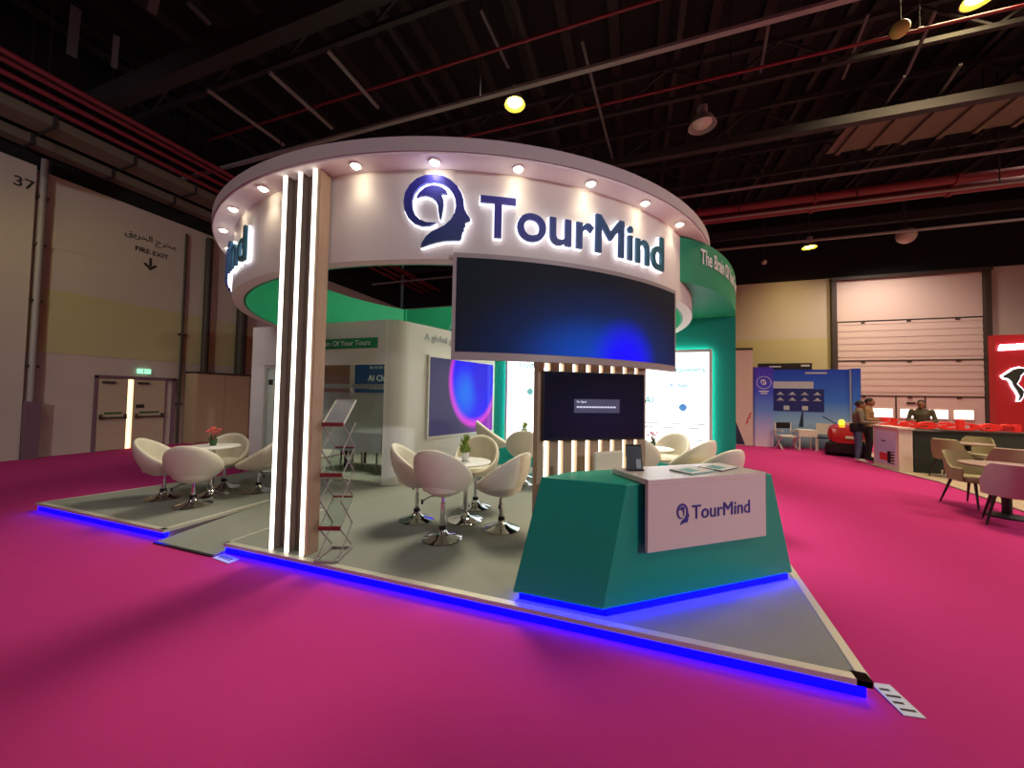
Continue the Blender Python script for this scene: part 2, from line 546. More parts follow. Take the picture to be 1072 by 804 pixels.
# painted sign on the left wall
U, V = (0, 1, 0), (0, 0, 1)
def on_left(y, z):
    return (XL + 0.02, y, z)
def left_text(name, s, y, z, w, m, parent, **k):
    # seen from the hall (from +x), +y runs to the right
    vs, fs = text_geo(s, 0.5, k.get('offset', 0.0))
    if not vs:
        return
    x0 = min(p.x for p in vs); x1 = max(p.x for p in vs); y0 = min(p.y for p in vs)
    kk = w / (x1 - x0)
    MB().add([Vector((XL + 0.02 + (p.z + .5) * 0.006, y + (p.x - x0) * kk, z + (p.y - y0) * kk)) for p in vs], fs).build(name, m, parent)
left_text('painted_lettering', '\uFED6\uFEF3\uFEAE\uFEA4\uFEDF\uFE8D \uFE9D\uFEAE\uFEA8\uFEE3', 5.72, 5.72, 1.15, 'ink', wl)
left_text('painted_lettering', 'FIRE EXIT', 5.95, 5.46, 0.74, 'ink', wl, offset=0.01)
ar = MB().box(XL + 0.02, XL + 0.026, 6.26, 6.32, 5.12, 5.36)
ar.prism([(6.13, 5.16), (6.29, 5.0), (6.45, 5.16), (6.40, 5.2), (6.29, 5.1), (6.18, 5.2)], XL + 0.02, XL + 0.026,
         Matrix(((0, 0, 1, 0), (1, 0, 0, 0), (0, 1, 0, 0), (0, 0, 0, 1))))
ar.build('painted_arrow', 'ink', wl)
# concrete pier with number 37, at the far left
pier = struct(MB().box(XL, XL + 0.08, 3.0, 4.15, 0, HW + 0.05).build('trim_1', 'hallwall'), 'wall pier painted with the number 37')
vs, fs = text_geo('37', 0.5, 0.015)
x0 = min(p.x for p in vs); x1 = max(p.x for p in vs)
kk = 0.30 / (x1 - x0)
MB().add([Vector((XL + 0.08 + (p.z + .5) * 0.006, 3.84 + (p.x - x0) * kk, 6.1 + p.y * kk)) for p in vs], fs).build('painted_number', 'ink', pier)
# back wall with sectional door
wb = struct(MB().box(XL, 7.55, YB, YB + 0.25, 0, HW).box(12.3, XR, YB, YB + 0.25, 0, HW).box(7.55, 12.3, YB, YB + 0.25, 6.55, HW).build('wall_back', 'hallwall'), 'hall wall at the back')
MB().box(XL, 7.55, YB - 0.012, YB + 0.02, 2.5, 4.2).build('cladding_band', 'hallwall_band', wb)  # strip whose colour carries the yellow lamplight on this wall
MB().box(XL, XR, YB + 0.1, YB + 0.25, HW, HR).build('upper_wall', 'dark', wb)
struct(MB().box(XR, XR + 0.25, YF, YB, 0, HR).build('wall_right', 'hallwall'), 'hall wall on the right side')
struct(MB().box(XL, XR, YF - 0.25, YF, 0, HR).build('wall_front', 'hallwall'), 'hall wall behind the viewpoint')

gd = thing('sectional_door', 'tall white sectional loading door with a row of lit windows in the back wall', 'door', (9.9, YB, 0))
MB().box(7.7, 12.1, YB - 0.02, YB + 0.12, 4.86, 6.5).build('transom_panel', 'gdoor', gd, world=True)
for z0, z1 in ((0.0, 0.62), (0.64, 1.86), (1.90, 3.24), (3.28, 4.80)):
    p = MB().box(7.75, 12.05, YB - 0.02, YB + 0.1, z0, z1)
    z = z0 + 0.12
    while z < z1 - 0.05 and z0 > 1.0:
        p.box(7.75, 12.05, YB - 0.032, YB - 0.018, z, z + 0.10)
        z += 0.26
    o = p.build('door_panel', 'gdoor', gd, world=True)
    for x in (8.5, 9.9, 11.3):
        MB().box(x, x + 0.12, YB - 0.06, YB - 0.02, z1 - 0.05, z1 + 0.03).build('hinge', 'gdark', o, world=False).location = -gd.location
for x in (7.58, 12.12):
    MB().box(x - 0.06, x + 0.10, YB - 0.16, YB + 0.1, 0, 6.55).build('guide_rail', 'gdark', gd, world=True)
MB().box(7.5, 12.25, YB - 0.2, YB + 0.05, 6.50, 6.62).build('head_rail', 'gdark', gd, world=True)
for z in (1.88, 3.26, 4.83):
    MB().box(7.7, 12.1, YB - 0.04, YB + 0.1, z - 0.022, z + 0.022).build('panel_joint', 'gdark', gd, world=True)
for x0_, x1_ in ((8.10, 8.72), (8.84, 9.42), (9.66, 10.26), (10.5, 11.02), (11.2, 11.72)):
    fr = MB().box(x0_ - 0.04, x1_ + 0.04, YB - 0.05, YB - 0.02, 1.02, 1.42).build('window_frame', 'gdoor', gd, world=True)
    MB().box(x0_, x1_, YB - 0.06, YB - 0.045, 1.06, 1.38).build('window_pane', 'daywin', fr).location = -gd.location
MB().box(9.52, 9.56, YB - 0.045, YB, 0, 1.88).box(10.38, 10.42, YB - 0.045, YB, 0, 1.88).build('wicket_jamb', 'gdark', gd, world=True)
MB().box(9.86, 10.12, YB - 0.05, YB - 0.02, 1.58, 1.66).build('wicket_closer', 'gdark', gd, world=True)

# double fire door in the left wall
d1 = struct(thing('door_1', 'cream double fire door, one leaf ajar with light in the gap', 'door', (XL, 6.15, 0)))
MB().box(XL, XL + 0.05, 5.30, 5.36, 0, 1.95).box(XL, XL + 0.05, 6.94, 7.02, 0, 1.95).box(XL, XL + 0.05, 5.30, 7.02, 1.90, 1.97).box(XL, XL + 0.04, 6.74, 6.80, 0, 1.92).build('door_frame', 'door_frame', d1, world=True)
lf = MB().box(XL + 0.01, XL + 0.045, 5.37, 5.94, 0.01, 1.88).build('door_leaf', 'door', d1, world=True)
lf2 = MB().box(XL + 0.01, XL + 0.045, 6.06, 6.76, 0.01, 1.88).build('door_leaf', 'door', d1, world=True)
MB().box(XL + 0.012, XL + 0.035, 5.95, 6.05, 0.01, 1.88).build('light_gap', 'day', d1, world=True)
for leaf, a, b in ((lf, 5.40, 5.92), (lf2, 6.10, 6.72)):
    t = MB().tube((XL + 0.10, a, 0.86), (XL + 0.10, b, 0.86), 0.022).box(XL + 0.04, XL + 0.11, a, a + 0.04, 0.82, 0.95).box(XL + 0.04, XL + 0.11, b - 0.04, b, 0.82, 0.95)
    t.build('panic_bar', 'gdark', leaf).location = -d1.location
    MB().box(XL + 0.045, XL + 0.05, a + 0.1, b - 0.08, 0.95, 1.0).build('push_sign', 'leaf_dark', leaf).location = -d1.location
    MB().box(XL + 0.045, XL + 0.09, a + 0.03, a + 0.27, 1.76, 1.82).build('door_closer', 'gdark', leaf).location = -d1.location
MB().box(XL + 0.045, XL + 0.051, 6.12, 6.3, 1.10, 1.2).build('warning_plate', 'sign_black', lf2).location = -d1.location
ex = thing('exit_sign', 'small lit green exit sign above the double fire door', 'sign', (XL + 0.02, 6.26, 2.06))
MB().box(0, 0.05, -0.14, 0.14, 0, 0.13).build('sign_face', 'exit_sign', ex)
MB().box(0.05, 0.055, -0.03, -0.005, 0.02, 0.11).box(0.05, 0.055, 0.03, 0.10, 0.05, 0.07).build('running_figure', 'print_white', ex)

# plywood cupboard, conduits and downpipes along the left wall
cb = thing('wall_cabinet', 'tall plywood cupboard between the fire door and the stand', 'cabinet', (XL, 7.9, 0))
MB().box(0.016, 0.5, -0.62, 0.98, 0, 2.14).build('body', 'cab', cb)
MB().box(0.5, 0.53, -0.60, 0.18, 0.05, 2.1).build('door', 'cab', cb)
MB().box(0.5, 0.53, 0.19, 0.96, 0.05, 2.1).build('door', 'cab', cb)
MB().box(0.016, 0.54, -0.64, 1.0, 2.14, 2.19).build('cornice', 'gdark', cb)
def pipe_thing(name, label, pts, r, m, cat='pipe', group=None, brackets=()):
    o = thing(name, label, cat, pts[0], 0, group)
    MB().path(pts, r, 10).build('run', m, o, world=True, smooth=40)
    for b in brackets:
        MB().box(XL + 0.02, b[0] + 0.03, b[1] - 0.09, b[1] + 0.09, b[2] - 0.03, b[2] + 0.03).build('bracket', 'gdark', o, world=True)
    return o
pp = pipe_thing('downpipe', 'tall grey downpipe with a boxed foot beside the pier numbered 37', [(XL + 0.12, 4.25, 1.28), (XL + 0.12, 4.25, 6.9)], 0.06, 'grey_steel', brackets=[(XL + 0.12, 4.25, z) for z in (2.1, 3.6, 4.9, 6.0)])
MB().box(XL + 0.001, XL + 0.22, 4.16, 4.38, 0, 1.30).build('foot_casing', 'door_frame', pp, world=True)
pipe_thing('conduit', 'thin dark conduit running down the wall between fire door and cupboard', [(XL + 0.07, 7.10, 0.001), (XL + 0.07, 7.10, 6.4)], 0.035, 'gdark', brackets=[(XL + 0.06, 7.10, z) for z in (1.2, 3.3)])
pipe_thing('steel_channel', 'dark steel channel standing on the cupboard, nearer the fire door', [(XL + 0.12, 7.7, 2.2), (XL + 0.12, 7.7, 6.5)], 0.10, 'gdark')
pipe_thing('steel_channel', 'wide dark steel channel down the wall past the cupboard', [(XL + 0.19, 8.75, 2.2), (XL + 0.19, 8.75, 6.5)], 0.16, 'gdark')
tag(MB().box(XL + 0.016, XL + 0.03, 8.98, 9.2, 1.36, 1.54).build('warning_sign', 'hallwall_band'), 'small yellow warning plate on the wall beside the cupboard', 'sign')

# ------------------------------------------------------------------ roof structure and services
def beamx(name, y, z, w, h, m, x0=XL, x1=XR):
    return MB().box(x0, x1, y - w / 2, y + w / 2, z - h / 2, z + h / 2).build(name, m, ceil)
beamx('roof_beam', 4.5, 8.1, 0.25, 0.42, 'brown_steel')
beamx('roof_beam', 10.0, 8.0, 0.18, 0.2, 'dark_steel')
beamx('roof_beam', 14.4, 8.3, 0.2, 0.3, 'dark_steel')
beamx('roof_beam', 16.6, 8.3, 0.2, 0.3, 'dark_steel')
for i, y in enumerate((5.6, 9.2, 11.2, 13.2)):
    t = MB()
    t.box(XL, XR, y - 0.05, y + 0.05, 9.55, 9.67).box(XL, XR, y - 0.05, y + 0.05, 8.75, 8.84)
    x = XL
    k = 0
    while x < XR - 1.0:
        t.bar((x, y, 8.8 if k % 2 else 9.6), (x + 1.15, y, 9.6 if k % 2 else 8.8), 0.05, 0.05)
        x += 1.15
        k += 1
    t.build('roof_truss', 'dark_steel', ceil)
for x in (-12.4, -9.9, -5.2, -2.4, 0.9, 4.2, 7.5, 10.8):
    MB().box(x - 0.06, x + 0.06, YF, YB, 9.7, 9.86).build('roof_purlin', 'dark_steel', ceil)
for x in range(-12, 15, 1):
    pass
t = MB()
for k in range(26):
    x = XL + 0.6 + k * 1.08
    t.box(x, x + 0.22, YF, YB, HR - 0.12, HR + 0.02)
t.build('roof_rib', 'brown_steel', ceil)
# pale hangers and struts that catch the light under the roof
for a, b, w in (((-12.4, 4.35, 9.3), (-11.9, 4.2, 10.15), 0.16), ((-11.4, 4.65, 9.0), (-11.0, 4.5, 9.5), 0.10), ((-8.9, 4.1, 8.9), (-8.4, 4.0, 9.7), 0.14), ((-8.0, 4.2, 8.9), (-8.05, 4.6, 8.9), 0.08),
                ((2.4, 7.9, 8.9), (2.6, 9.1, 8.9), 0.05), ((4.1, 8.3, 8.9), (4.4, 9.85, 8.9), 0.05), ((5.1, 8.4, 8.7), (5.5, 9.85, 8.7), 0.05), ((5.5, 9.9, 8.7), (5.6, 10.9, 8.7), 0.05), ((6.4, 9.9, 8.7), (6.6, 10.9, 8.7), 0.05),
                ((-1.0, 6.75, 8.45), (-0.6, 10.9, 8.45), 0.05), ((-2.8, 6.0, 8.9), (-2.7, 7.3, 8.9), 0.05)):
    MB().bar(a, b, w, 0.05).build('roof_strut', 'strut', ceil)
# bright slim trays
def service(name, label, cat, y, z, w, h, m, x0=XL + 0.1, x1=XR - 0.1, hangers=True, group=None):
    o = thing(name, label, cat, ((x0 + x1) / 2, y, z), 0, group)
    MB().box(x0, x1, y - w / 2, y + w / 2, z - h / 2, z + h / 2).build('run', m, o, world=True)
    if hangers:
        x = x0 + 1.1
        while x < x1:
            MB().tube((x, y, z), (x, y, HR), 0.015, 6).build('hanger', 'dark_steel', o, world=True)
            x += 2.9
    return o
service('cable_tray', 'grey cable tray crossing above the ring, nearest of the slim trays', 'cable tray', 6.9, 8.0, 0.10, 0.06, 'grey_steel')
service('cable_tray', 'grey cable tray running just before the thick red pipes', 'cable tray', 12.35, 8.0, 0.07, 0.05, 'grey_steel')
service('cable_tray', 'pale slim tray below the thick red pipes near the back wall', 'cable tray', 15.3, 7.3, 0.08, 0.06, 'grey_steel')
service('cable_tray', 'slim grey tray running along the underside of the thick red pipes', 'cable tray', 12.55, 7.25, 0.05, 0.04, 'grey_steel', x0=-1)
def red_x(label, y, z, r, group=None, x0=XL + 0.1):
    o = thing('sprinkler_pipe', label, 'pipe', (1, y, z), 0, group)
    MB().tube((x0, y, z), (XR - 0.1, y, z), r, 10).build('run', 'red_pipe', o, world=True, smooth=40)
    x = x0 + 0.8
    while x < XR:
        MB().tube((x - 1, 0, r), (x - 1, 0, HR - z), 0.012, 6).build('hanger', 'dark_steel', o)
        cpl = MB().ring((0, 0), r, r * 1.35, -0.04, 0.04, 10).build('coupling', 'red_pipe', o)
        cpl.location = (x - 1, 0, 0)
        cpl.rotation_euler = (0, PI / 2, 0)
        x += 3.1
red_x('thin red sprinkler pipe, nearest of those crossing high over the ring', 6.55, 8.6, 0.03, x0=-11.3)
red_x('thin red sprinkler pipe passing behind the yellow lamp', 8.6, 8.6, 0.03, x0=-11.3)
for y, z, l in ((12.75, 7.62, 'thick red pipe, front one of the bundle right of the ring'), (13.0, 7.44, 'thick red pipe in the middle of the bundle right of the ring'), (13.25, 7.62, 'thick red pipe at the back of the bundle right of the ring')):
    red_x(l, y, z, 0.115, x0=-2)
def red_y(label, x, z, r):
    o = thing('sprinkler_pipe', label, 'pipe', (x, 5, z))
    MB().tube((x, YF + 0.2, z), (x, YB - 0.2, z), r, 10).build('run', 'red_pipe', o, world=True, smooth=40)
for x, z, l in ((-10.5, 7.5, 'red pipe along the left side, farthest from the left wall'), (-10.85, 7.55, 'red pipe along the left side, second from the hall middle'), (-11.2, 7.5, 'red pipe along the left side, third from the hall middle'), (-11.5, 7.4, 'red pipe along the left side, closest to the beige ducts')):
    red_y(l, x, z, 0.055)
def duct_y(label, x0, x1, z0, z1, y0, y1):
    o = thing('air_duct', label, 'duct', ((x0 + x1) / 2, (y0 + y1) / 2, z0))
    MB().box(x0, x1, y0, y1, z0, z1).build('casing', 'duct', o, world=True)
    y = y0 + 0.8
    while y < y1:
        MB().box(x0 - 0.03, x1 + 0.03, y, y + 0.05, z0 - 0.03, z1 + 0.03).build('flange', 'dark_steel', o, world=True)
        MB().box((x0 + x1) / 2 - 0.01, (x0 + x1) / 2 + 0.01, y, y + 0.02, z1, HR).build('hanger', 'dark_steel', o, world=True)
        y += 1.3
duct_y('flat beige duct beneath the red pipes above the left wall', -12.3, -11.7, 7.15, 7.35, 0.5, 12.0)
duct_y('narrow beige duct tight against the top of the left wall', -12.95, -12.6, 7.0, 7.2, 0.5, 12.0)
# brown corrugated soffit panels high on the right
o = thing('roof_panel', 'brown ribbed panel under the roof above the red pipes on the right', 'panel', (8.5, 11.4, 8.5))
t = MB().box(5.0, 13.5, 10.6, 12.1, 8.5, 8.56)
for k in range(12):
    t.box(5.2 + k * 0.7, 5.3 + k * 0.7, 10.6, 12.1, 8.42, 8.5)
t.build('sheet', 'duct', o, world=True)
# short battens over the left bay
for x, y0, y1, l in ((-9.25, 5.3, 7.2, 'unlit batten hanging high on the left, nearest the left wall'), (-7.45, 5.4, 7.1, 'unlit batten hanging high on the left, middle of three'), (-5.85, 5.4, 6.9, 'unlit batten hanging high on the left, nearest the ring')):
    o = thing('light_batten', l, 'light', (x, (y0 + y1) / 2, 8.6))
    MB().box(x - 0.03, x + 0.03, y0, y1, 8.42, 8.48).build('housing', 'grey_steel', o, world=True)
    for y in (y0 + 0.2, y1 - 0.2):
        MB().tube((x, y, 8.45), (x, y, HR), 0.01, 6).build('hanger', 'dark_steel', o, world=True)
# hanging lamps
def highbay(label, x, y, z, lit=True, m='yellow_lamp', r=0.2):
    o = thing('high_bay_lamp', label, 'lamp', (x, y, z))
    MB().lathe([(0.05, 0.42), (0.09, 0.40), (0.10, 0.22), (r * 0.7, 0.16), (r, 0.0), (r * 0.94, 0.0), (r * 0.6, 0.13), (0.0, 0.15)], 20).build('reflector', 'grey_steel', o, smooth=40)
    MB().lathe([(0.0, 0.0), (r * 0.55, 0.02), (r * 0.72, 0.07), (0.0, 0.12)], 16).build('bulb', m, o, smooth=50)
    MB().tube((0, 0, 0.42), (0, 0, HR - z), 0.012, 6).build('hanger', 'dark_steel', o)
    return o
def spot(x, y, z, tx, ty, tz, e, col, angle, blend=0.6, size=0.15, parent=None, name='lamp_light'):
    l = bpy.data.lights.new(name, 'SPOT')
    l.energy = e
    l.color = rgb(*col)[:3]
    l.spot_size = rad(angle)
    l.spot_blend = blend
    l.shadow_soft_size = size
    o = bpy.data.objects.new(name, l)
    C.objects.link(o)
    d = Vector((tx - x, ty - y, tz - z)).normalized()
    o.rotation_euler = d.to_track_quat('-Z', 'Y').to_euler()
    o.location = (x, y, z)
    return o
LAMPS = [
    ('lit yellow lamp hanging over the middle of the ring', -2.65, 7.63, 8.3, 2900, (255, 246, 220), 120),
    ('lit yellow lamp near the top of the back wall left of the sectional door', 6.2, 16.3, 7.4, 620, (255, 232, 160), 120),
    ('lit yellow lamp hanging high above the right aisle', 5.9, 8.7, 9.0, 3000, (255, 226, 180), 130),
]
for l, x, y, z, e, c, a in LAMPS:
    highbay(l, x, y, z, r=0.25)
    spot(x, y, z - 0.06, x, y, 0, e, c, a, 0.8, 1.3)
# unseen lamps: fill added behind the viewpoint, right pair inferred from the brighter floor
for x, y, e, c, l in ((2.5, -2.5, 160, (250, 240, 236), 'added fill lamp overhead behind the viewpoint'), (-7.0, -1.0, 520, (250, 240, 236), 'added fill lamp overhead at the left behind the viewpoint'),
                (11.0, 3.0, 3000, (255, 232, 220), 'lit lamp over the far right of the hall'), (11.5, 11.9, 2300, (255, 232, 214), 'lit lamp over the red stand')):
    highbay(l, x, y, 8.6, m='lightbox')
    spot(x, y, 8.54, x, y, 0, e, c, 140, 0.9, 1.5)
highbay('unlit reflector lamp with a striped shine right of the ring', 1.25, 7.9, 7.1, m='glass_globe', r=0.26)
def globe(label, x, y, z, r, m='glass_globe'):
    o = thing('globe_lamp', label, 'lamp', (x, y, z))
    MB().lathe([(0, -r)] + [(r * math.cos(a), r * math.sin(a)) for a in [rad(-75 + 15 * i) for i in range(11)]] + [(0, r)], 18).build('globe', m, o, smooth=60)
    MB().tube((0, 0, r * 0.95), (0, 0, HR - z + 0.004), 0.02, 6).build('stem', 'dark_steel', o)
globe('round globe lamp high at the right, yellowish', 3.95, 7.2, 7.55, 0.12, 'yellow_globe')
globe('round globe lamp hanging in front of the sectional door', 8.85, 16.0, 7.4, 0.27)
spot(8.85, 15.95, 7.1, 9.6, 17.2, 0, 900, (255, 236, 220), 165, 1.0, 0.3)
globe('small globe lamp hanging above the green curved fascia', 5.0, 17.2, 7.3, 0.10)
# unseen spots added to brighten the desk, ring front and left wall
for x, y, tx, ty, tz, e, a, l in ((9.5, -3.5, 0.2, 3.6, 2.0, 1700, 44, 'added fill spot, right of the viewpoint'), (2.0, -6.0, -2.5, 4.0, 3.2, 300, 40, 'added fill spot, behind the viewpoint'),
                                  (-5.0, -5.5, -13.0, 6.5, 3.4, 1300, 62, 'added fill spot, left behind the viewpoint')):
    o = thing('added_spot', l, 'lamp', (x, y, 5.2))
    d = (Vector((tx, ty, tz)) - Vector((x, y, 5.2))).normalized()
    MB().tube(-d * 0.26, -d * 0.02, 0.07, 14, 0.11).build('housing', 'dark_steel', o, smooth=40)
    MB().tube(-d * 0.02, -d * 0.012, 0.10, 14).build('lens', 'lightbox', o)
    MB().tube((0, 0, 0.10), (0, 0, HR - 5.2), 0.02, 6).build('hanger', 'dark_steel', o)
    spot(x, y, 5.2, tx, ty, tz, e, (244, 246, 255), a, 0.8, 0.12)
# unseen floods added to wash the left wall in yellow
for y, l, e in ((1.2, 'added yellow flood for the left wall, out of view', 200), (-2.5, 'added yellow flood farther back along the left wall', 120)):
    o = thing('added_flood', l, 'lamp', (-10.2, y, 6.2))
    MB().box(-0.18, 0.18, -0.10, 0.10, -0.14, 0.14).build('housing', 'dark_steel', o)
    MB().tube((0, 0, 0.14), (0, 0, HR - 6.2), 0.02, 6).build('hanger', 'dark_steel', o)
    spot(-10.2, y + 0.14, 6.2, XL, y + 6.3, 2.6, e, (236, 226, 90), 80, 1.0, 0.2)

# ------------------------------------------------------------------ the stand: platform, ramp
plat = [(-7.45, 2.54), (-4.82, 2.54), (-4.80, 3.75), (-3.84, 3.75), (-3.87, 2.54), (1.23, 2.54), (1.37, 4.0), (1.78, 7.9), (1.78, 8.6), (-6.75, 8.6), (-6.95, 4.5)]
st = thing('raised_platform', 'grey carpeted exhibition platform with pale edge and blue light below', 'platform', (-3, 5.5, 0))
MB().prism(plat, 0.072, 0.1).build('carpet_deck', 'carpet', st, world=True)
inset = [(-7.38, 2.62), (-4.87, 2.62), (-4.87, 3.78), (-3.77, 3.78), (-3.77, 2.62), (1.16, 2.62), (1.30, 4.0), (1.7, 7.9), (1.7, 8.5), (-6.7, 8.5), (-6.88, 4.5)]
MB().prism(inset, 0.0, 0.071).build('base_frame', 'frame', st, world=True)
def edge_trim(a, b, inward, w=0.05):
    a, b = Vector((a[0], a[1], 0)), Vector((b[0], b[1], 0))
    i = Vector((inward[0], inward[1], 0)).normalized()
    MB().prism([tuple((a - i * 0.004)[:2]), tuple((b - i * 0.004)[:2]), tuple((b + i * w)[:2]), tuple((a + i * w)[:2])], 0.070, 0.104).build('edge_trim', 'alu', st, world=True)
edge_trim(plat[0], plat[1], (0, 1)); edge_trim(plat[4], plat[5], (0, 1)); edge_trim(plat[5], plat[6], (-1, 0.1)); edge_trim(plat[6], plat[7], (-1, 0.1))
edge_trim(plat[1], plat[2], (-1, 0), 0.07); edge_trim(plat[3], plat[4], (1, 0), 0.03); edge_trim(plat[10], plat[0], (1, 0.3), 0.04)
MB().box(1.16, 1.235, 2.536, 2.61, 0.07, 0.1045).build('corner_cap', 'chrome', st, world=True)
def strip(a, b):
    MB().bar((a[0], a[1], 0.036), (b[0], b[1], 0.036), 0.02, 0.066).build('light_strip', 'blue_led', st, world=True)
strip((-7.43, 2.565), (-4.84, 2.565)); strip((-3.86, 2.565), (1.21, 2.565))
rp = thing('access_ramp', 'grey carpeted ramp sloping up to the platform between its lit edges', 'ramp', (-4.33, 2.5, 0))
t = MB()
t.add([(-4.79, 2.46, 0), (-3.88, 2.46, 0), (-3.85, 3.74, 0), (-4.79, 3.74, 0), (-4.79, 2.46, 0.012), (-3.88, 2.46, 0.012), (-3.85, 3.74, 0.1), (-4.79, 3.74, 0.1)],
      [(0, 3, 2, 1), (4, 5, 6, 7), (0, 1, 5, 4), (1, 2, 6, 5), (2, 3, 7, 6), (3, 0, 4, 7)])
t.build('ramp_surface', 'carpet', rp, world=True)
MB().box(-4.79, -3.88, 2.44, 2.47, 0, 0.014).build('ramp_lip', 'black', rp, world=True)
for (x, y, a, l) in ((1.36, 2.60, 0.15, 'small printed tag on the floor at the near platform corner'), (-3.72, 2.47, -0.1, 'small printed tag on the floor beside the ramp')):
    o = thing('floor_tag', l, 'tag', (x, y, 0.002), a)
    MB().box(-0.05, 0.05, -0.11, 0.11, 0, 0.004).build('card', 'tag_card', o) if x > 0 else MB().box(-0.13, 0.13, -0.05, 0.05, 0, 0.004).build('card', 'tag_card', o)
    t = MB()
    for k in range(4):
        t.box(-0.035, 0.035 - 0.02 * (k % 2), -0.08 + 0.045 * k, -0.065 + 0.045 * k, 0.004, 0.005) if x > 0 else t.box(-0.1 + 0.05 * k, -0.07 + 0.05 * k, -0.02, 0.02, 0.004, 0.005)
    t.build('printing', 'ink', o)

# ------------------------------------------------------------------ ring canopy
CX, CY = -3.07, 6.69
CC = (CX, CY)
R0, R1, RO = 3.78, 3.94, 4.165
ZB, ZT = 2.90, 3.77
ring = thing('ring_canopy', 'large round canopy ring with downlights and warm white fascia', 'canopy', (CX, CY, ZB))
MB().ring(CC, R0 + 0.03, R1, ZB, ZT, 160).build('fascia', 'beige', ring, world=True, smooth=40)
MB().ring(CC, R0, R0 + 0.028, ZB, 4.04, 160).build('inner_band', 'green', ring, world=True, smooth=40)
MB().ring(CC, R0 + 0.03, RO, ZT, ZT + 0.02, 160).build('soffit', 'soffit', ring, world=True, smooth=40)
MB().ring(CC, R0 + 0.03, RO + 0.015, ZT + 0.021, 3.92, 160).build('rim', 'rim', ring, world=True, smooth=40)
MB().ring(CC, R1 + 0.001, R1 + 0.012, ZB, ZT - 0.001, 12, -72.9, -68.75).build('joint_panel', 'beige', ring, world=True, smooth=40)
for a in (-143.3, -132.6, -121.9, -110.6, -99.4, -82.0, -71.2, -60.2, -49.4, -38.7, -28.0):
    x, y = CX + 4.055 * math.cos(rad(a)), CY + 4.055 * math.sin(rad(a))
    d = MB().lathe([(0.058, 0.0), (0.058, -0.012), (0.042, -0.012), (0.042, 0.0)], 16, (x, y, ZT)).build('downlight', 'white', ring, world=True)
    MB().lathe([(0.0, -0.034), (0.022, -0.030), (0.036, -0.018), (0.041, -0.004), (0.0, -0.002)], 16, (x, y, ZT)).build('lens', 'downlight', d).location = -ring.location
    ix, iy = CX + 3.97 * math.cos(rad(a)), CY + 3.97 * math.sin(rad(a))
    spot(x, y, ZT - 0.02, ix, iy, 0, 16, (255, 238, 214), 120, 1.0, 0.06)

# back-lit lettering on the ring
def curve_pt(ang, z, r):
    return Vector((CX + r * math.cos(rad(ang)), CY + r * math.sin(rad(ang)), z))
def bend(vs, a0, deg_per, z0, kz, r0, kr):
    return [curve_pt(a0 + p.x * deg_per, z0 + p.y * kz, r0 + p.z * kr) for p in vs]
def logo_sign(label, a_start, group=None):
    """emblem starts at angle a_start, word TourMind follows"""
    root = thing('lettering_sign', label, 'sign', tuple(curve_pt(a_start + 21, 3.0, R1)), 0, group)
    deg = 9.0
    for nm, poly in (('emblem_head', EMBLEM_HEAD), ('emblem_palm', EMBLEM_PALM)):
        pl = norm_emblem(poly)
        g = [(x, y) for x, y in pl]
        vs, fs = poly_geo(g, 1.0)
        o = MB().add(bend(vs, a_start, deg, 2.985, 0.69, R1 + 0.05, 0.03), fs).build(nm, 'logo', root, world=True)
        vs, fs = poly_geo(grow(g, 0.015), 1.0)
        h = MB().add(bend(vs, a_start, deg, 2.985, 0.69, R1 + 0.018, 0.03), fs).build('halo', 'led_halo', o)
        h.location = -root.location
    vs, fs = text_geo('TourMind', 0.5, 0.013, 6)
    hv, hf = text_geo('TourMind', 0.5, 0.027, 6)
    x0 = min(p.x for p in vs); x1 = max(p.x for p in vs)
    y1 = max(p.y for p in vs if p.x < x0 + 0.3)
    k = 1.0 / (x1 - x0)
    def conv(q):
        return [Vector(((p.x - x0) * k, p.y / y1, p.z + 0.5)) for p in q]
    A, B = components(conv(vs), fs), components(conv(hv), hf)
    for (a, af), (b, bf) in zip(A, B):
        mid = sum(p.x for p in a) / len(a)
        o = MB().add(bend(a, a_start + 10.25, 32.6, 3.115, 0.385, R1 + 0.05, 0.03), af).build('letter', LET[min(7, int(mid * 8))], root, world=True)
        h = MB().add(bend(b, a_start + 10.25, 32.6, 3.115, 0.385, R1 + 0.018, 0.03), bf).build('halo', 'led_halo', o)
        h.location = -root.location
    return root
LET = []
for i in range(8):
    f = i / 7.0
    LET.append(mat('letter_tone', (int(64 - 34 * f), int(64 + 34 * f), int(156 - 44 * f)), 0.4))
logo_sign('back-lit blue emblem and word TourMind on the ring above the big screen', -75.4)
logo_sign('back-lit word on the left flank of the ring, seen almost edge on', -148.9)

# green lobe at the right with lettering
def bez(p0, p1, p2, p3, n):
    out = []
    for i in range(n + 1):
        t = i / n
        out.append(tuple((1 - t) ** 3 * a + 3 * (1 - t) ** 2 * t * b + 3 * (1 - t) * t * t * c + t ** 3 * d for a, b, c, d in zip(p0, p1, p2, p3)))
    return out
YW = 7.6
arc = bez((0.53, 5.12), (0.98, 5.46), (1.45, 6.2), (1.76, YW), 24)
lobe_poly = arc + [(1.76, YW + 0.3), (0.55, YW + 0.3)] + [(CX + (R1 + 0.005) * math.cos(rad(a)), CY + (R1 + 0.005) * math.sin(rad(a))) for a in (16, 10, 4, -2, -8, -14, -20)]
back = thing('green_back_wall', 'teal back wall with curved green canopy at the right of the stand', 'wall panel', (0, YW, 0.1))
MB().prism(lobe_poly, 3.16, ZT - 0.002).build('curved_fascia', 'green', back, world=True, smooth=30)
MB().box(-3.13, 1.76, YW, YW + 0.14, 0.1, 3.155).build('wall_board', 'teal', back, world=True, bevel=0.01)
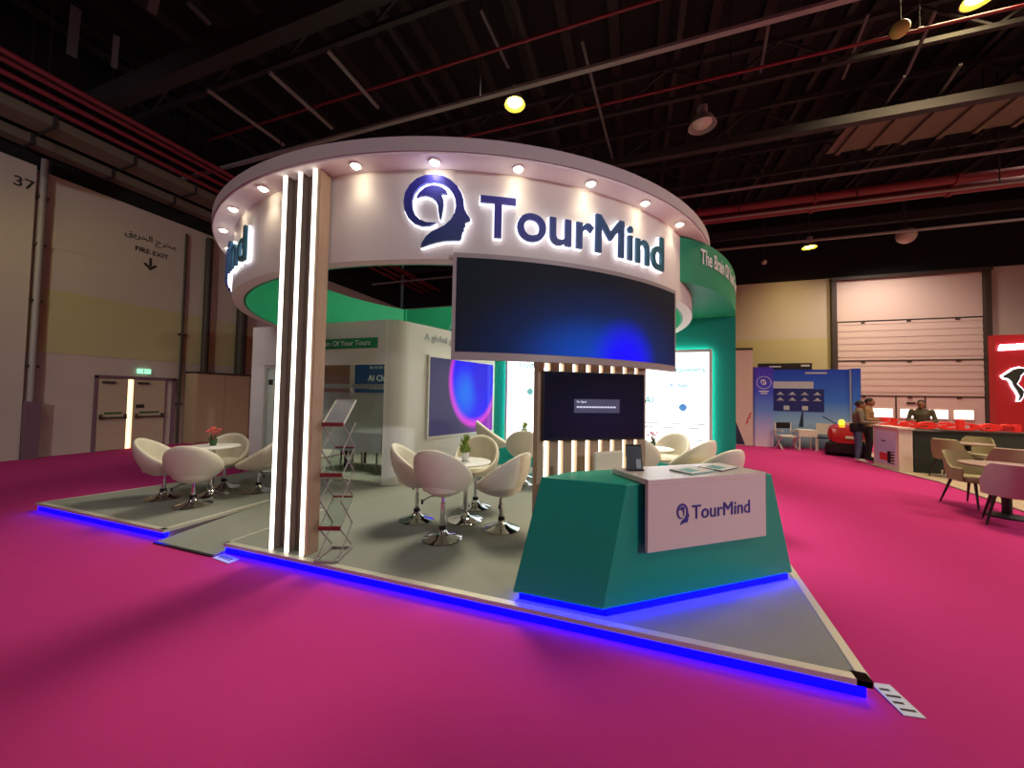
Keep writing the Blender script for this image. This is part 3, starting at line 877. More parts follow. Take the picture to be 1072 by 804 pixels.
MB().box(-6.3, 0.5, 8.75, 8.85, 2.6, 4.04).box(-6.3, -6.2, 8.7, 8.75, 2.9, 4.04).build('header_band', 'green', back, world=True)
MB().box(-4.0, -3.9, 8.75, 8.84, 0.1, 2.6).box(0.3, 0.4, 8.75, 8.84, 0.1, 2.6).build('header_post', 'teal', back, world=True)
text_on('header_lettering', 'AI', (-4.86, 8.748, 3.35), (1, 0, 0), (0, 0, 1), 0.30, 'print_teal', back, offset=0.01)
# lettering wrapped on the lobe
def along(arc, s):
    for a, b in zip(arc, arc[1:]):
        d = math.dist(a, b)
        if s <= d:
            f = s / d
            t = ((b[0] - a[0]) / d, (b[1] - a[1]) / d)
            return (a[0] + (b[0] - a[0]) * f, a[1] + (b[1] - a[1]) * f), t
        s -= d
    t = ((arc[-1][0] - arc[-2][0]) / d, (arc[-1][1] - arc[-2][1]) / d)
    return (arc[-1][0] + t[0] * s, arc[-1][1] + t[1] * s), t
vs, fs = text_geo('The Brain Of Your Tours', 0.5, 0.012)
x0 = min(p.x for p in vs); x1 = max(p.x for p in vs)
kk = 2.0 / (x1 - x0)
out = []
for p in vs:
    (ax, ay), (tx, ty) = along(arc, 0.42 + (p.x - x0) * kk)
    e = 0.003 + (p.z + 0.5) * 0.008
    out.append(Vector((ax + ty * e, ay - tx * e, 3.47 + p.y * kk * 1.5)))
MB().add(out, fs).build('fascia_lettering', 'print_white', back, world=True)

# light box on the back wall
lb = thing('light_box', 'large bright white light box with printed text on the back wall', 'light box', (-0.6, YW, 1.5))
MB().box(-2.70, 1.34, YW - 0.055, YW - 0.002, 0.60, 0.64).box(-2.70, 1.34, YW - 0.055, YW - 0.002, 2.48, 2.54).box(-2.70, -2.66, YW - 0.055, YW - 0.002, 0.64, 2.48).box(1.30, 1.34, YW - 0.055, YW - 0.002, 0.64, 2.48).build('edge_light', 'edge_led', lb, world=True)
MB().box(-2.72, 1.36, YW - 0.09, YW - 0.056, 0.56, 2.56).build('frame', 'white', lb, world=True, bevel=0.02)
MB().box(-2.66, 1.30, YW - 0.095, YW - 0.091, 0.62, 2.50).build('face', 'lightbox', lb, world=True)
YL = YW - 0.097
ux, uz = (1, 0, 0), (0, 0, 1)
def lbt(s, x, z, w, m='lit_teal', off=0.025):
    text_on('lettering', s, (x, YL, z), ux, uz, w, m, lb, 0.002, off)
lbt('Trusted by', -2.42, 2.20, 0.72)
lbt('Travelers', 0.62, 2.12, 0.62)
lbt('Gen AI', -0.18, 1.52, 0.52)
lbt('AI Agent', 0.62, 1.82, 0.4, 'lit_blue')
for (x, z, w) in ((-2.3, 2.10, 0.4), (-1.92, 1.92, 0.22), (-2.3, 1.62, 0.4), (-1.95, 1.42, 0.2), (-1.98, 1.1, 0.18), (-0.3, 2.28, 0.7), (0.1, 1.14, 0.35), (0.1, 1.06, 0.3), (0.52, 1.14, 0.3), (0.5, 1.06, 0.34), (0.98, 1.14, 0.26), (0.96, 1.06, 0.3), (0.55, 0.84, 0.24), (0.98, 0.84, 0.22)):
    MB().box(x, x + w, YL - 0.002, YL, z, z + 0.025).build('printed_line', 'lit_grey', lb, world=True)
t = MB()
for (x, z) in ((-2.14, 1.72), (-1.82, 1.50)):
    t.prism([(x + 0.07 * math.cos(k * PI / 8), z + 0.07 * math.sin(k * PI / 8)) for k in range(16)], -YL, -YL + 0.002, Matrix(((1, 0, 0, 0), (0, 0, -1, 0), (0, 1, 0, 0), (0, 0, 0, 1))))
t.build('printed_dots', 'lit_teal', lb, world=True)
W2 = Matrix(((1, 0, 0, 0.86), (0, 0, -1, YL), (0, 1, 0, 1.52), (0, 0, 0, 1)))
t = MB()
for r in (0.20, 0.32):
    n = 40
    for k in range(n):
        if k % 5 == 0:
            continue
        a, b = 2 * PI * k / n, 2 * PI * (k + 1) / n
        t.prism([(r * math.cos(a), r * math.sin(a)), (r * math.cos(b), r * math.sin(b)), ((r + 0.012) * math.cos(b), (r + 0.012) * math.sin(b)), ((r + 0.012) * math.cos(a), (r + 0.012) * math.sin(a))], 0, 0.002, W2)
t.build('printed_circles', 'lit_grey', lb, world=True)
MB().prism([(0.07 * math.cos(k * PI / 8), 0.07 * math.sin(k * PI / 8) - 0.06) for k in range(16)], 0, 0.003, W2).build('printed_pin', 'lit_blue', lb, world=True)

# ------------------------------------------------------------------ meeting room (white box)
rm = thing('meeting_room', 'white meeting room with rounded corner, glass front and green name strip', 'room', (-5.5, 5.0, 0.1))
E2 = Vector((-3.0, YW, 0)); A2 = Vector((-3.75, 5.0, 0))
dir2 = (E2 - A2).normalized()
out2 = Vector((dir2.y, -dir2.x, 0))
# footprint of the front + side wall, thickness 0.12, corner rounded
def side_pt(s, off=0.0):
    p = A2 + dir2 * s - out2 * off
    return (p.x, p.y)
rc = 0.28
corner = bez((-3.75 - rc, 5.0), (-3.75 - rc * 0.4, 5.0), side_pt(rc * 0.4), side_pt(rc), 10)
H2 = 2.86
fw = MB()
def wall_piece(x0, x1, z0, z1):
    fw.box(x0, x1, 5.0, 5.12, z0, z1)
wall_piece(-7.05, -6.72, 0.102, H2)
wall_piece(-6.72, -6.30, 2.12, H2)
wall_piece(-6.30, -6.02, 0.102, H2)
wall_piece(-6.02, -3.95 - 0.0, 2.12, H2)
inner = [side_pt(rc + 0.02, 0.12), (-3.93, 5.20), (-4.0, 5.12)]
fw.prism([(-3.95, 5.0)] + [c for c in corner if c[0] > -3.95] + [side_pt(rc, 0.12), (-3.95, 5.12)], 0.102, H2)
wo = fw.build('front_wall', 'white', rm, world=True, smooth=50)
sw = MB().prism([side_pt(rc), side_pt((E2 - A2).length - 0.01), side_pt((E2 - A2).length - 0.01, 0.12), side_pt(rc, 0.12)], 0.102, H2).build('side_wall', 'white', rm, world=True)
MB().box(-7.05, -6.93, 5.12, 6.3, 0.102, H2).box(-7.05, -6.93, 6.3, 7.5, 0.102, 1.15).box(-7.05, -6.93, 6.3, 7.5, 2.6, H2).build('outer_wall', 'white', rm, world=True)
MB().box(-7.0, -3.2, 7.5, 7.6, 0.102, H2).build('rear_wall', 'white', rm, world=True)
# glass front with frosted bands
gl = MB().box(-6.02, -3.95, 5.05, 5.062, 0.14, 2.11).build('glass_pane', 'glass', rm, world=True)
MB().box(-6.02, -3.95, 5.045, 5.049, 0.62, 1.63).box(-6.02, -3.95, 5.045, 5.049, 1.70, 1.78).build('frosted_film', 'frost', rm, world=True)
MB().box(-6.02, -3.95, 5.02, 5.09, 0.102, 0.14).build('floor_channel', 'alu', rm, world=True)
dr = MB().box(-6.72, -6.68, 5.01, 5.09, 0.102, 2.11).box(-6.34, -6.30, 5.01, 5.09, 0.102, 2.11).box(-6.68, -6.34, 5.01, 5.09, 2.06, 2.11).build('door_frame', 'alu', rm, world=True)
dg_ = MB().box(-6.68, -6.34, 5.04, 5.055, 0.12, 2.06).build('door_pane', 'frost', rm, world=True)
MB().box(-6.62, -6.52, 5.025, 5.037, 1.75, 1.85).build('door_notice', 'sign_black', rm, world=True)
ns = MB().box(-6.0, -4.10, 4.985, 4.999, 2.39, 2.565).build('name_strip', 'green', rm, world=True, bevel=0.006)
text_on('strip_lettering', 'The Brain Of Your Tours', (-5.62, 4.983, 2.44), (1, 0, 0), (0, 0, 1), 1.38, 'print_white', ns, 0.003, 0.008, 0.09, world=False).location = -rm.location
q = A2 + dir2 * 0.62 + out2 * 0.006
text_on('wall_lettering', 'A global part', (q.x, q.y, 2.56), dir2, (0, 0, 1), 0.9, 'print_grey', sw, 0.003, 0.005, world=False).location = -rm.location
# a blue poster, table and stools inside the room
po = thing('poster', 'navy poster lettered AI Chat seen through the room glass', 'poster', (-6.12, 7.44, 1.9))
MB().box(-0.66, 0.7, 0, 0.03, -0.30, 0.75).build('panel', 'poster_blue', po)
text_on('lettering', 'AI Chat', (-6.36, 7.435, 1.93), ux, uz, 0.66, 'print_white', po, 0.003, 0.01)
t = MB()
for k in range(5):
    t.box(-0.2 + 0.14 * k, -0.1 + 0.14 * k, -0.004, 0, 0.34, 0.40)
    t.box(-0.2 + 0.14 * k, -0.1 + 0.14 * k, -0.004, 0, -0.18, -0.12)
t.build('small_print', 'print_grey', po)
tb = thing('meeting_table', 'white table with dark legs seen through the room glass', 'table', (-4.9, 6.2, 0.1015))
MB().box(-0.75, 0.75, -0.35, 0.35, 0.70, 0.74).build('table_top', 'white', tb, bevel=0.005)
for sx in (-1, 1):
    for sy in (-1, 1):
        MB().bar((sx * 0.66, sy * 0.28, 0), (sx * 0.66, sy * 0.28, 0.70), 0.04, 0.04).build('leg', 'gdark', tb)
for x, l in ((-5.35, 'low dark stool under the meeting table, farther from the rounded corner'), (-4.5, 'low dark stool under the meeting table, nearer the rounded corner')):
    o = thing('stool', l, 'stool', (x, 5.85, 0.1015))
    MB().box(-0.17, 0.17, -0.15, 0.15, 0.40, 0.45).build('seat', 'black', o, bevel=0.01)
    for sx in (-1, 1):
        for sy in (-1, 1):
            MB().bar((sx * 0.15, sy * 0.13, 0), (sx * 0.14, sy * 0.12, 0.40), 0.025, 0.025).build('leg', 'grey_steel', o)

# quad with uv
def display(name, p0, u, v, w, h, m, parent, thick=0.0):
    u, v = Vector(u).normalized(), Vector(v).normalized()
    p0 = Vector(p0)
    pts = [p0, p0 + u * w, p0 + u * w + v * h, p0 + v * h]
    off = parent.location if parent.parent is None else parent.location + parent.parent.location
    me = bpy.data.meshes.new(name)
    me.from_pydata([tuple(q - off) for q in pts], [], [(0, 1, 2, 3)])
    uv = me.uv_layers.new(name='UVMap')
    for i, c in enumerate(((0, 0), (1, 0), (1, 1), (0, 1))):
        uv.data[i].uv = c
    me.materials.append(M[m])
    o = bpy.data.objects.new(name, me)
    C.objects.link(o)
    o.parent = parent
    return o
# TV on the side wall of the room
def obox(mb, o, u, n, a0, a1, b0, b1, z0, z1):
    """box in the frame origin o, u along, n outwards"""
    o, u, n = Vector(o), Vector(u), Vector(n)
    mtx = Matrix(((u.x, n.x, 0, o.x), (u.y, n.y, 0, o.y), (0, 0, 1, 0), (0, 0, 0, 1)))
    return mb.box(a0, a1, b0, b1, z0, z1, mtx)
L2 = (E2 - A2).length
tv = thing('wall_screen', 'square lit screen with blue and magenta swirl on the white side wall', 'screen', tuple(A2 + dir2 * 1.6 + Vector((0, 0, 1.5))))
t = MB(); obox(t, A2, dir2, out2, 0.70, L2 - 0.10, 0.001, 0.045, 0.82, 2.34); t.build('bezel', 'white', tv, world=True)
q = A2 + dir2 * 0.73 + out2 * 0.048
display('picture', (q.x, q.y, 0.86), dir2, (0, 0, 1), L2 - 0.10 - 0.76, 1.44, 'tv_wall', tv)

# ------------------------------------------------------------------ LED pillar
pl = thing('light_pillar', 'tall wooden pillar with three glowing vertical light strips at the ring front', 'pillar', (-3.1, 2.66, 0.1))
MB().box(-3.335, -2.875, 2.685, 2.735, 0.1, ZT - 0.002).build('back_board', 'wood_dark', pl, world=True)
MB().box(-2.905, -2.862, 2.612, 2.735, 0.1, ZT - 0.002).build('side_board', 'wood', pl, world=True)
for x in (-3.31, -3.112, -2.925):
    MB().box(x - 0.022, x + 0.018, 2.615, 2.685, 0.1, ZT - 0.002).build('fin', 'wood_dark', pl, world=True)
    MB().box(x - 0.021, x + 0.017, 2.600, 2.614, 0.1, ZT - 0.004).build('light_strip', 'led', pl, world=True)

# ------------------------------------------------------------------ curved LED screen on the ring
cs = thing('curved_screen', 'large curved dark screen with a blue glow hanging on the ring front', 'screen', tuple(curve_pt(-48, 1.95, 4.0)))
MB().ring(CC, R1 + 0.002, R1 + 0.07, 1.95, 2.945, 48, -68.6, -28.0).build('frame', 'frame', cs, world=True, smooth=30)
n = 48
vv, ff, uu = [], [], []
for i in range(n + 1):
    a = -68.1 + (68.1 - 28.5) * i / n
    for z in (2.02, 2.90):
        vv.append(curve_pt(a, z, R1 + 0.073) - cs.location)
me = bpy.data.meshes.new('display')
me.from_pydata([tuple(p) for p in vv], [], [(2 * i, 2 * i + 2, 2 * i + 3, 2 * i + 1) for i in range(n)])
uv = me.uv_layers.new(name='UVMap')
for i in range(n):
    for k, c in enumerate(((i / n, 0), ((i + 1) / n, 0), ((i + 1) / n, 1), (i / n, 1))):
        uv.data[4 * i + k].uv = c
me.materials.append(M['led_screen'])
o = bpy.data.objects.new('display', me); C.objects.link(o); o.parent = cs

# ------------------------------------------------------------------ slatted partition and TV
S0, S1 = Vector((-0.94, 3.63, 0)), Vector((0.10, 4.35, 0))
su = (S1 - S0).normalized(); sn = Vector((su.y, -su.x, 0)); SL = (S1 - S0).length
sl = thing('slat_partition', 'oak slat partition with glowing strips behind the reception desk', 'partition', ((S0 + S1) / 2 + Vector((0, 0, 0.1)))[:])
t = MB(); obox(t, S0, su, sn, -0.02, 0.045, -0.10, 0.02, 0.1, 1.99); t.build('end_post', 'wood', sl, world=True)
for s in (0.175, 0.33, 0.49, 0.645, 0.79, 0.94, 1.09, 1.235):
    t = MB(); obox(t, S0, su, sn, s - 0.05, s + 0.05, -0.10, 0.0, 0.1015, 1.99); t.build('slat', 'wood', sl, world=True)
for s in (0.10, 0.252, 0.41, 0.567, 0.717, 0.863, 1.012, 1.16):
    t = MB(); obox(t, S0, su, sn, s - 0.011, s + 0.011, -0.07, -0.03, 0.12, 1.97); t.build('light_strip', 'led', sl, world=True)
for z in (0.1, 1.93):
    t = MB(); obox(t, S0, su, sn, -0.02, SL + 0.01, -0.12, -0.08, z, z + 0.06); t.build('rail', 'wood', sl, world=True)
tv = thing('television', 'black television with a small message box on the slat partition', 'television', tuple(S0 + su * 0.62 + sn * 0.05 + Vector((0, 0, 1.5))))
t = MB(); obox(t, S0, su, sn, 0.022, 1.225, 0.022, 0.062, 1.165, 1.885); t.build('body', 'black', tv, world=True, bevel=0.006)
q = S0 + su * 0.034 + sn * 0.0635
display('screen', (q.x, q.y, 1.185), su, (0, 0, 1), 1.18, 0.69, 'tv_off', tv)
t = MB(); obox(t, S0, su, sn, 0.37, 0.91, 0.0636, 0.0645, 1.455, 1.60); mbx = t.build('message_box', 'tv_box', tv, world=True)
q = S0 + su * 0.40 + sn * 0.0646
text_on('message_lettering', 'No Signal', (q.x, q.y, 1.555), su, (0, 0, 1), 0.11, 'tv_text', mbx, 0.001, 0.01, world=False).location = -tv.location
t = MB()
for k in range(13):
    obox(t, S0, su, sn, 0.40 + k * 0.036, 0.43 + k * 0.036, 0.0646, 0.0652, 1.508, 1.524)
t.build('message_line', 'tv_text', tv, world=True)
t = MB(); obox(t, S0, su, sn, 0.5, 0.75, 0.002, 0.022, 1.4, 1.65); t.build('wall_bracket', 'black', tv, world=True)

# ------------------------------------------------------------------ reception desk
dk = thing('reception_desk', 'faceted teal reception desk with blue light along its foot', 'desk', (0.2, 3.2, 0.1))
bot = [(-0.86, 2.62), (-0.20, 2.62), (1.29, 3.76), (0.92, 4.10), (-0.62, 3.05)]
top = [(-0.68, 2.735), (-0.05, 2.735), (1.097, 3.613), (0.86, 3.98), (-0.48, 3.05)]
t = MB()
t.add([(x, y, 0.15) for x, y in bot] + [(x, y, 1.0) for x, y in top], [(4, 3, 2, 1, 0), (5, 6, 7, 8, 9)] + [(i, (i + 1) % 5, 5 + (i + 1) % 5, 5 + i) for i in range(5)])
t.build('body', 'desk', dk, world=True, bevel=0.008)
cxk, cyk = 0.18, 3.25
pin = [(cxk + (x - cxk) * 0.93, cyk + (y - cyk) * 0.93) for x, y in bot]
MB().prism(pin, 0.102, 0.149).build('plinth', 'black', dk, world=True)
for a, b in ((0, 1), (1, 2)):
    pa, pb = [(cxk + (bot[i][0] - cxk) * 0.955, cyk + (bot[i][1] - cyk) * 0.955) for i in (a, b)]
    MB().bar((pa[0], pa[1], 0.125), (pb[0], pb[1], 0.125), 0.02, 0.042).build('light_strip', 'desk_led', dk, world=True)
# draped slab, a worktop folded over the front
A = Vector((-0.2, 2.62, 0)); du = Vector((0.794, 0.608, 0)); dn = Vector((0.608, -0.794, 0))
t = MB()
obox(t, A, du, dn, 0.31, 1.465, 0.045, 0.075, 0.532, 1.04)
obox(t, A, du, dn, 0.31, 1.465, -0.36, 0.075, 1.003, 1.04)
slab = t.build('folded_counter', 'slab', dk, world=True, bevel=0.003)
def desk_pt(s, z, off=0.078):
    return A + du * s + dn * off + Vector((0, 0, z))
for poly in (EMBLEM_HEAD, EMBLEM_PALM):
    vs, fs = poly_geo(norm_emblem(poly), 1.0)
    MB().add([desk_pt(0.565 + p.x * 0.115, 0.70 + p.y * 0.155, 0.0755 + p.z * 0.003) for p in vs], fs).build('emblem', 'letter', slab).location = -dk.location
q = desk_pt(0.705, 0.733, 0.0755)
text_on('lettering', 'TourMind', q, du, (0, 0, 1), 0.58, 'letter', slab, 0.003, 0.006, world=False).location = -dk.location
# things on the desk
ts = thing('card_holder', 'dark upright leaflet holder on the white counter', 'holder', tuple(A + du * 0.44 - dn * 0.24 + Vector((0, 0, 1.042))), 0.35)
MB().box(-0.065, 0.065, -0.03, 0.03, 0, 0.012).build('foot', 'black', ts)
MB().add([(-0.06, -0.02, 0.01), (0.06, -0.02, 0.01), (0.06, 0.03, 0.01), (-0.06, 0.03, 0.01), (-0.06, 0.02, 0.19), (0.06, 0.02, 0.19), (0.06, 0.035, 0.19), (-0.06, 0.035, 0.19)],
         [(0, 3, 2, 1), (4, 5, 6, 7), (0, 1, 5, 4), (1, 2, 6, 5), (2, 3, 7, 6), (3, 0, 4, 7)]).build('body', 'black', ts)
MB().add([(0.005, -0.023, 0.02), (0.045, -0.023, 0.02), (0.045, -0.008, 0.09), (0.005, -0.008, 0.09), (0.005, -0.019, 0.02), (0.045, -0.019, 0.02), (0.045, -0.004, 0.09), (0.005, -0.004, 0.09)],
         [(0, 3, 2, 1), (4, 5, 6, 7), (0, 1, 5, 4), (1, 2, 6, 5), (2, 3, 7, 6), (3, 0, 4, 7)]).build('leaflet', 'print_grey', ts)
MB().box(-0.06, 0.06, 0.03, 0.05, 0.10, 0.20).build('back_flap', 'black', ts)
for s, off, r, l, m in ((0.89, -0.11, 0.2, 'open brochure lying on the counter, nearer its front edge', 'print_teal'), (1.22, -0.16, 0.3, 'dark folder lying on the counter behind the open brochure', 'wedge_blue')):
    o = thing('brochure', l, 'brochure', tuple(A + du * s + dn * off + Vector((0, 0, 1.0412))), 0.65 + r)
    MB().box(-0.15, 0.15, -0.10, 0.10, 0, 0.006).build('cover', m, o)
    MB().box(-0.145, 0.145, -0.095, 0.095, 0.006, 0.011).build('pages', 'paper', o)
    MB().box(-0.11, 0.02, -0.06, 0.05, 0.011, 0.0115).build('picture', 'print_teal', o)

# ------------------------------------------------------------------ brochure rack
rk = thing('brochure_rack', 'folding zigzag brochure rack standing beside the light pillar', 'rack', (-2.66, 2.74, 0.104), 0.34)
W_, D_ = 0.095, 0.13
def zz(zs, first_back):
    return [(D_ if (i % 2 == 0) == first_back else -D_, z) for i, z in enumerate(zs)]
pa = zz([1.44, 1.22, 0.98, 0.76, 0.50, 0.28, 0.04], True)
pb = zz([1.22, 0.985, 0.75, 0.53, 0.25, 0.03], True)
for side in (-1, 1):
    t = MB()
    for path in (pa, pb):
        t.path([(side * W_, y, z) for y, z in path], 0.006, 6)
    t.build('lattice', 'grey_steel', rk)
for i in (0, 2, 4):
    (yb, zb), (yf, zf) = pa[i], pa[i + 1]
    o = MB().add([(-W_, yb, zb), (W_, yb, zb), (W_, yf, zf), (-W_, yf, zf), (-W_, yb, zb + 0.006), (W_, yb, zb + 0.006), (W_, yf, zf + 0.006), (-W_, yf, zf + 0.006)],
                 [(0, 3, 2, 1), (4, 5, 6, 7), (0, 1, 5, 4), (1, 2, 6, 5), (2, 3, 7, 6), (3, 0, 4, 7)]).build('tray', 'acrylic' if i == 0 else 'glass', rk)
    MB().box(-W_ - 0.004, W_ + 0.004, yf - 0.012, yf + 0.006, zf - 0.012, zf + 0.024).build('front_lip', 'tray_red', o)
    if i:
        MB().tube((-W_, yb, zb), (W_, yb, zb), 0.01, 8).build('rear_bar', 'tray_red', o)
t = MB()
(yb, zb), (yf, zf) = pa[0], pa[1]
t.bar((-W_, yb, zb + 0.008), (W_, yb, zb + 0.008), 0.014, 0.008).bar((-W_, yb, zb + 0.008), (-W_, yf, zf + 0.008), 0.014, 0.008).bar((W_, yb, zb + 0.008), (W_, yf, zf + 0.008), 0.014, 0.008)
t.build('tray_frame', 'alu', rk)
t = MB()
for a, b in (((-W_, -D_ - 0.06), (W_, -D_ - 0.06)), ((-W_, D_), (W_, D_)), ((-W_, -D_ - 0.06), (-W_, D_)), ((W_, -D_ - 0.06), (W_, D_))):
    t.bar((a[0], a[1], 0.012), (b[0], b[1], 0.012), 0.02, 0.02)
t.build('base_frame', 'grey_steel', rk)

# ------------------------------------------------------------------ tub chairs
def tub_geo():
    n = 36
    zb = 0.33
    def rim(phi, k=1.0):
        # phi = 0 is the front (-y)
        c = (1 - math.cos(phi)) / 2
        return (0.302 * math.sin(phi) * k, -0.30 * math.cos(phi) * k + 0.02 * c, 0.42 + 0.41 * (c ** 1.12))
    T = [0.0, 0.12, 0.28, 0.46, 0.64, 0.8, 0.92, 1.0]
    rows = []
    for t in T:
        row = []
        for i in range(n):
            phi = 2 * PI * i / n
            x, y, z = rim(phi)
            s = 0.36 + 0.68 * math.sin(min(1.0, t * 1.06) * PI / 2) ** 0.85
            if t > 0.9:
                s -= 0.03 * (t - 0.9) / 0.1
            s *= 1 + 0.010 * math.cos(14 * phi) * math.sin(t * PI) * max(0, -math.cos(phi))
            zz_ = zb + (z - zb) * (t ** 1.25)
            row.append((x * s, y * s, zz_))
        rows.append(row)
    # rim roll and inner surface
    for k, dz in ((0.965, 0.014), (0.90, 0.010), (0.855, -0.03)):
        rows.append([(rim(2 * PI * i / n)[0] * k, rim(2 * PI * i / n)[1] * k, rim(2 * PI * i / n)[2] + dz) for i in range(n)])
    for k, f in ((0.82, 0.6), (0.78, 0.25), (0.70, 0.0)):
        rows.append([(rim(2 * PI * i / n)[0] * k, rim(2 * PI * i / n)[1] * k, 0.395 + (max(rim(2 * PI * i / n)[2] - 0.03, 0.395) - 0.395) * f) for i in range(n)])
    vs = [p for r in rows for p in r]
    fs = []
    for a in range(len(rows) - 1):
        for i in range(n):
            j = (i + 1) % n
            fs.append((a * n + i, a * n + j, (a + 1) * n + j, (a + 1) * n + i))
    fs.append(tuple(range(n))[::-1])
    m = (len(rows) - 1) * n
    fs.append(tuple(range(m, m + n)))
    return vs, fs
TUB = tub_geo()
def tub_chair(label, loc, rot, lift=0.0, group=None):
    o = thing('tub_chair', label, 'chair', loc, rot, group)
    s = MB().add(*TUB).build('shell', 'chair', o, smooth=70)
    s.location.z = lift
    c = MB().lathe([(0.0, 0.395), (0.20, 0.395), (0.222, 0.415), (0.215, 0.445), (0.17, 0.462), (0.0, 0.468)], 28).build('seat_cushion', 'chair', o, smooth=60)
    c.location.z = lift
    MB().lathe([(0.205, 0.0), (0.21, 0.006), (0.19, 0.016), (0.12, 0.034), (0.06, 0.06), (0.034, 0.10), (0.03, 0.13), (0.0, 0.13)], 32).build('base', 'chrome', o, smooth=50)
    MB().tube((0, 0, 0.12), (0, 0, 0.24 + lift), 0.026, 14).tube((0, 0, 0.24 + lift), (0, 0, 0.335 + lift), 0.017, 12).build('column', 'chrome', o, smooth=40)
    MB().lathe([(0.035, 0.095), (0.042, 0.10), (0.036, 0.135), (0.028, 0.14)], 14).build('collar', 'black', o)
    MB().path([(0, 0, 0.318 + lift), (0.12, 0.05, 0.312 + lift), (0.19, 0.09, 0.27 + lift)], 0.006, 6).lathe([(0, -0.03), (0.012, -0.02), (0.012, 0.02), (0, 0.03)], 8, (0.195, 0.094, 0.258 + lift)).build('lever', 'black', o)
    return o
def face(a, b):
    """rotation so that the chair front (-y) looks from a towards b"""
    return math.atan2(b[0] - a[0], -(b[1] - a[1]))
def cafe_table(label, loc, h=0.71, r=0.33, top='white'):
    o = thing('cafe_table', label, 'table', loc)
    MB().lathe([(0.21, 0.0), (0.215, 0.006), (0.19, 0.016), (0.11, 0.036), (0.05, 0.06), (0.034, 0.09), (0.0, 0.09)], 32).build('base', 'chrome', o, smooth=50)
    MB().tube((0, 0, 0.08), (0, 0, h - 0.02), 0.032, 16).build('column', 'chrome', o, smooth=40)
    MB().lathe([(0.0, h - 0.022), (r - 0.01, h - 0.022), (r, h - 0.012), (r, h - 0.004), (r - 0.006, h), (0.0, h)], 40).build('table_top', top, o, smooth=40)
    return o
def plant(label, loc, kind):
    o = thing('potted_plant' if kind == 'leaf' else 'flower_vase', label, 'plant' if kind == 'leaf' else 'flowers', loc)
    MB().lathe([(0.0, 0.0), (0.035, 0.0), (0.045, 0.05), (0.05, 0.10), (0.044, 0.10), (0.0, 0.09)], 16).build('pot' if kind == 'leaf' else 'vase', 'pot' if kind == 'leaf' else 'leaf_dark', o, smooth=50)
    rnd = random.Random(int(abs(loc[0]) * 100))
    t = MB()
    k = 70 if kind == 'leaf' else 12
    for i in range(k):
        a = rnd.uniform(0, 2 * PI)
        h = rnd.uniform(0.10, 0.30 if kind == 'leaf' else 0.16)
        rr = rnd.uniform(0.015, 0.085 - 0.16 * (h - 0.10)) if kind == 'leaf' else rnd.uniform(0.015, 0.06)
        c = Vector((rr * math.cos(a), rr * math.sin(a), h))
        d = Vector((math.cos(a) * 0.5, math.sin(a) * 0.5, 0.9)).normalized()
        s = d.cross(Vector((0, 0, 1))).normalized()
        L = rnd.uniform(0.05, 0.08)
        w = L * 0.28
        nn = s.cross(d) * 0.004
        t.add([c - d * L * 0.5, c + s * w, c + d * L * 0.6, c - s * w, c + nn, c - nn], [(0, 1, 4), (1, 2, 4), (2, 3, 4), (3, 0, 4), (1, 0, 5), (2, 1, 5), (3, 2, 5), (0, 3, 5)])
    t.build('foliage', 'leaf' if kind == 'leaf' else 'leaf_dark', o)
    if kind != 'leaf':
        for i in range(6):
            a = 2 * PI * i / 6 + 0.4
            rr = 0.03 + 0.05 * (i % 2)
            c = (rr * math.cos(a), rr * math.sin(a), 0.19 + 0.05 * ((i * 7) % 3) / 2)
            b = MB()
            for q in range(5):
                aa = 2 * PI * q / 5
                d = Vector((math.cos(aa) * 0.75, math.sin(aa) * 0.75, 0.66))
                s = Vector((-math.sin(aa), math.cos(aa), 0)) * 0.018
                p = Vector(c)
                b.add([p, p + d * 0.03 + s, p + d * 0.05, p + d * 0.03 - s, p + d * 0.03 + Vector((0, 0, 0.006))], [(0, 1, 4), (1, 2, 4), (2, 3, 4), (3, 0, 4), (0, 3, 2, 1)])
            b.tube((c[0] * 0.2, c[1] * 0.2, 0.09), c, 0.003, 5)
            b.build('bloom', kind, o)
    return o
Z = 0.1015
# left group
TL = (-5.83, 3.62)
cafe_table('white round table in the chair group left of the pillar', (TL[0], TL[1], Z))
plant('coral flowers in a dark vase on the left table', (TL[0] - 0.03, TL[1] + 0.02, Z + 0.71), 'petal')
G1 = 'tub chairs around the left table'
for x, y, lift, l in ((-5.52, 3.22, -0.02, 'tub chair with its back to us at the left table'), (-6.26, 3.28, 0.0, 'leftmost tub chair, nearest the platform corner'),
                      (-6.12, 3.98, -0.02, 'tub chair facing us at the far side of the left table'), (-5.42, 4.02, 0.0, 'tub chair half hidden by the left edge of the light pillar')):
    tub_chair('off-white ' + l, (x, y, Z), face((x, y), TL) + (0.0), lift, G1)
# middle group
TM = (-1.95, 4.05)
cafe_table('white round table in the chair group in front of the colourful screen', (TM[0], TM[1], Z), 0.71, 0.3)
plant('leafy yellow-green plant on the middle table', (TM[0] - 0.03, TM[1] + 0.02, Z + 0.71), 'leaf')
G2 = 'tub chairs around the middle table'
for x, y, lift, l in ((-1.92, 3.44, 0.13, 'nearest tub chair, back to us, at the middle table'), (-2.50, 3.84, 0.07, 'tub chair left of the nearest one at the middle table'),
                      (-1.44, 3.94, 0.05, 'tub chair in profile at the right of the middle table'), (-2.05, 4.56, 0.10, 'tub chair at the far side of the middle table')):
    tub_chair('off-white ' + l, (x, y, Z), face((x, y), TM), lift, G2)
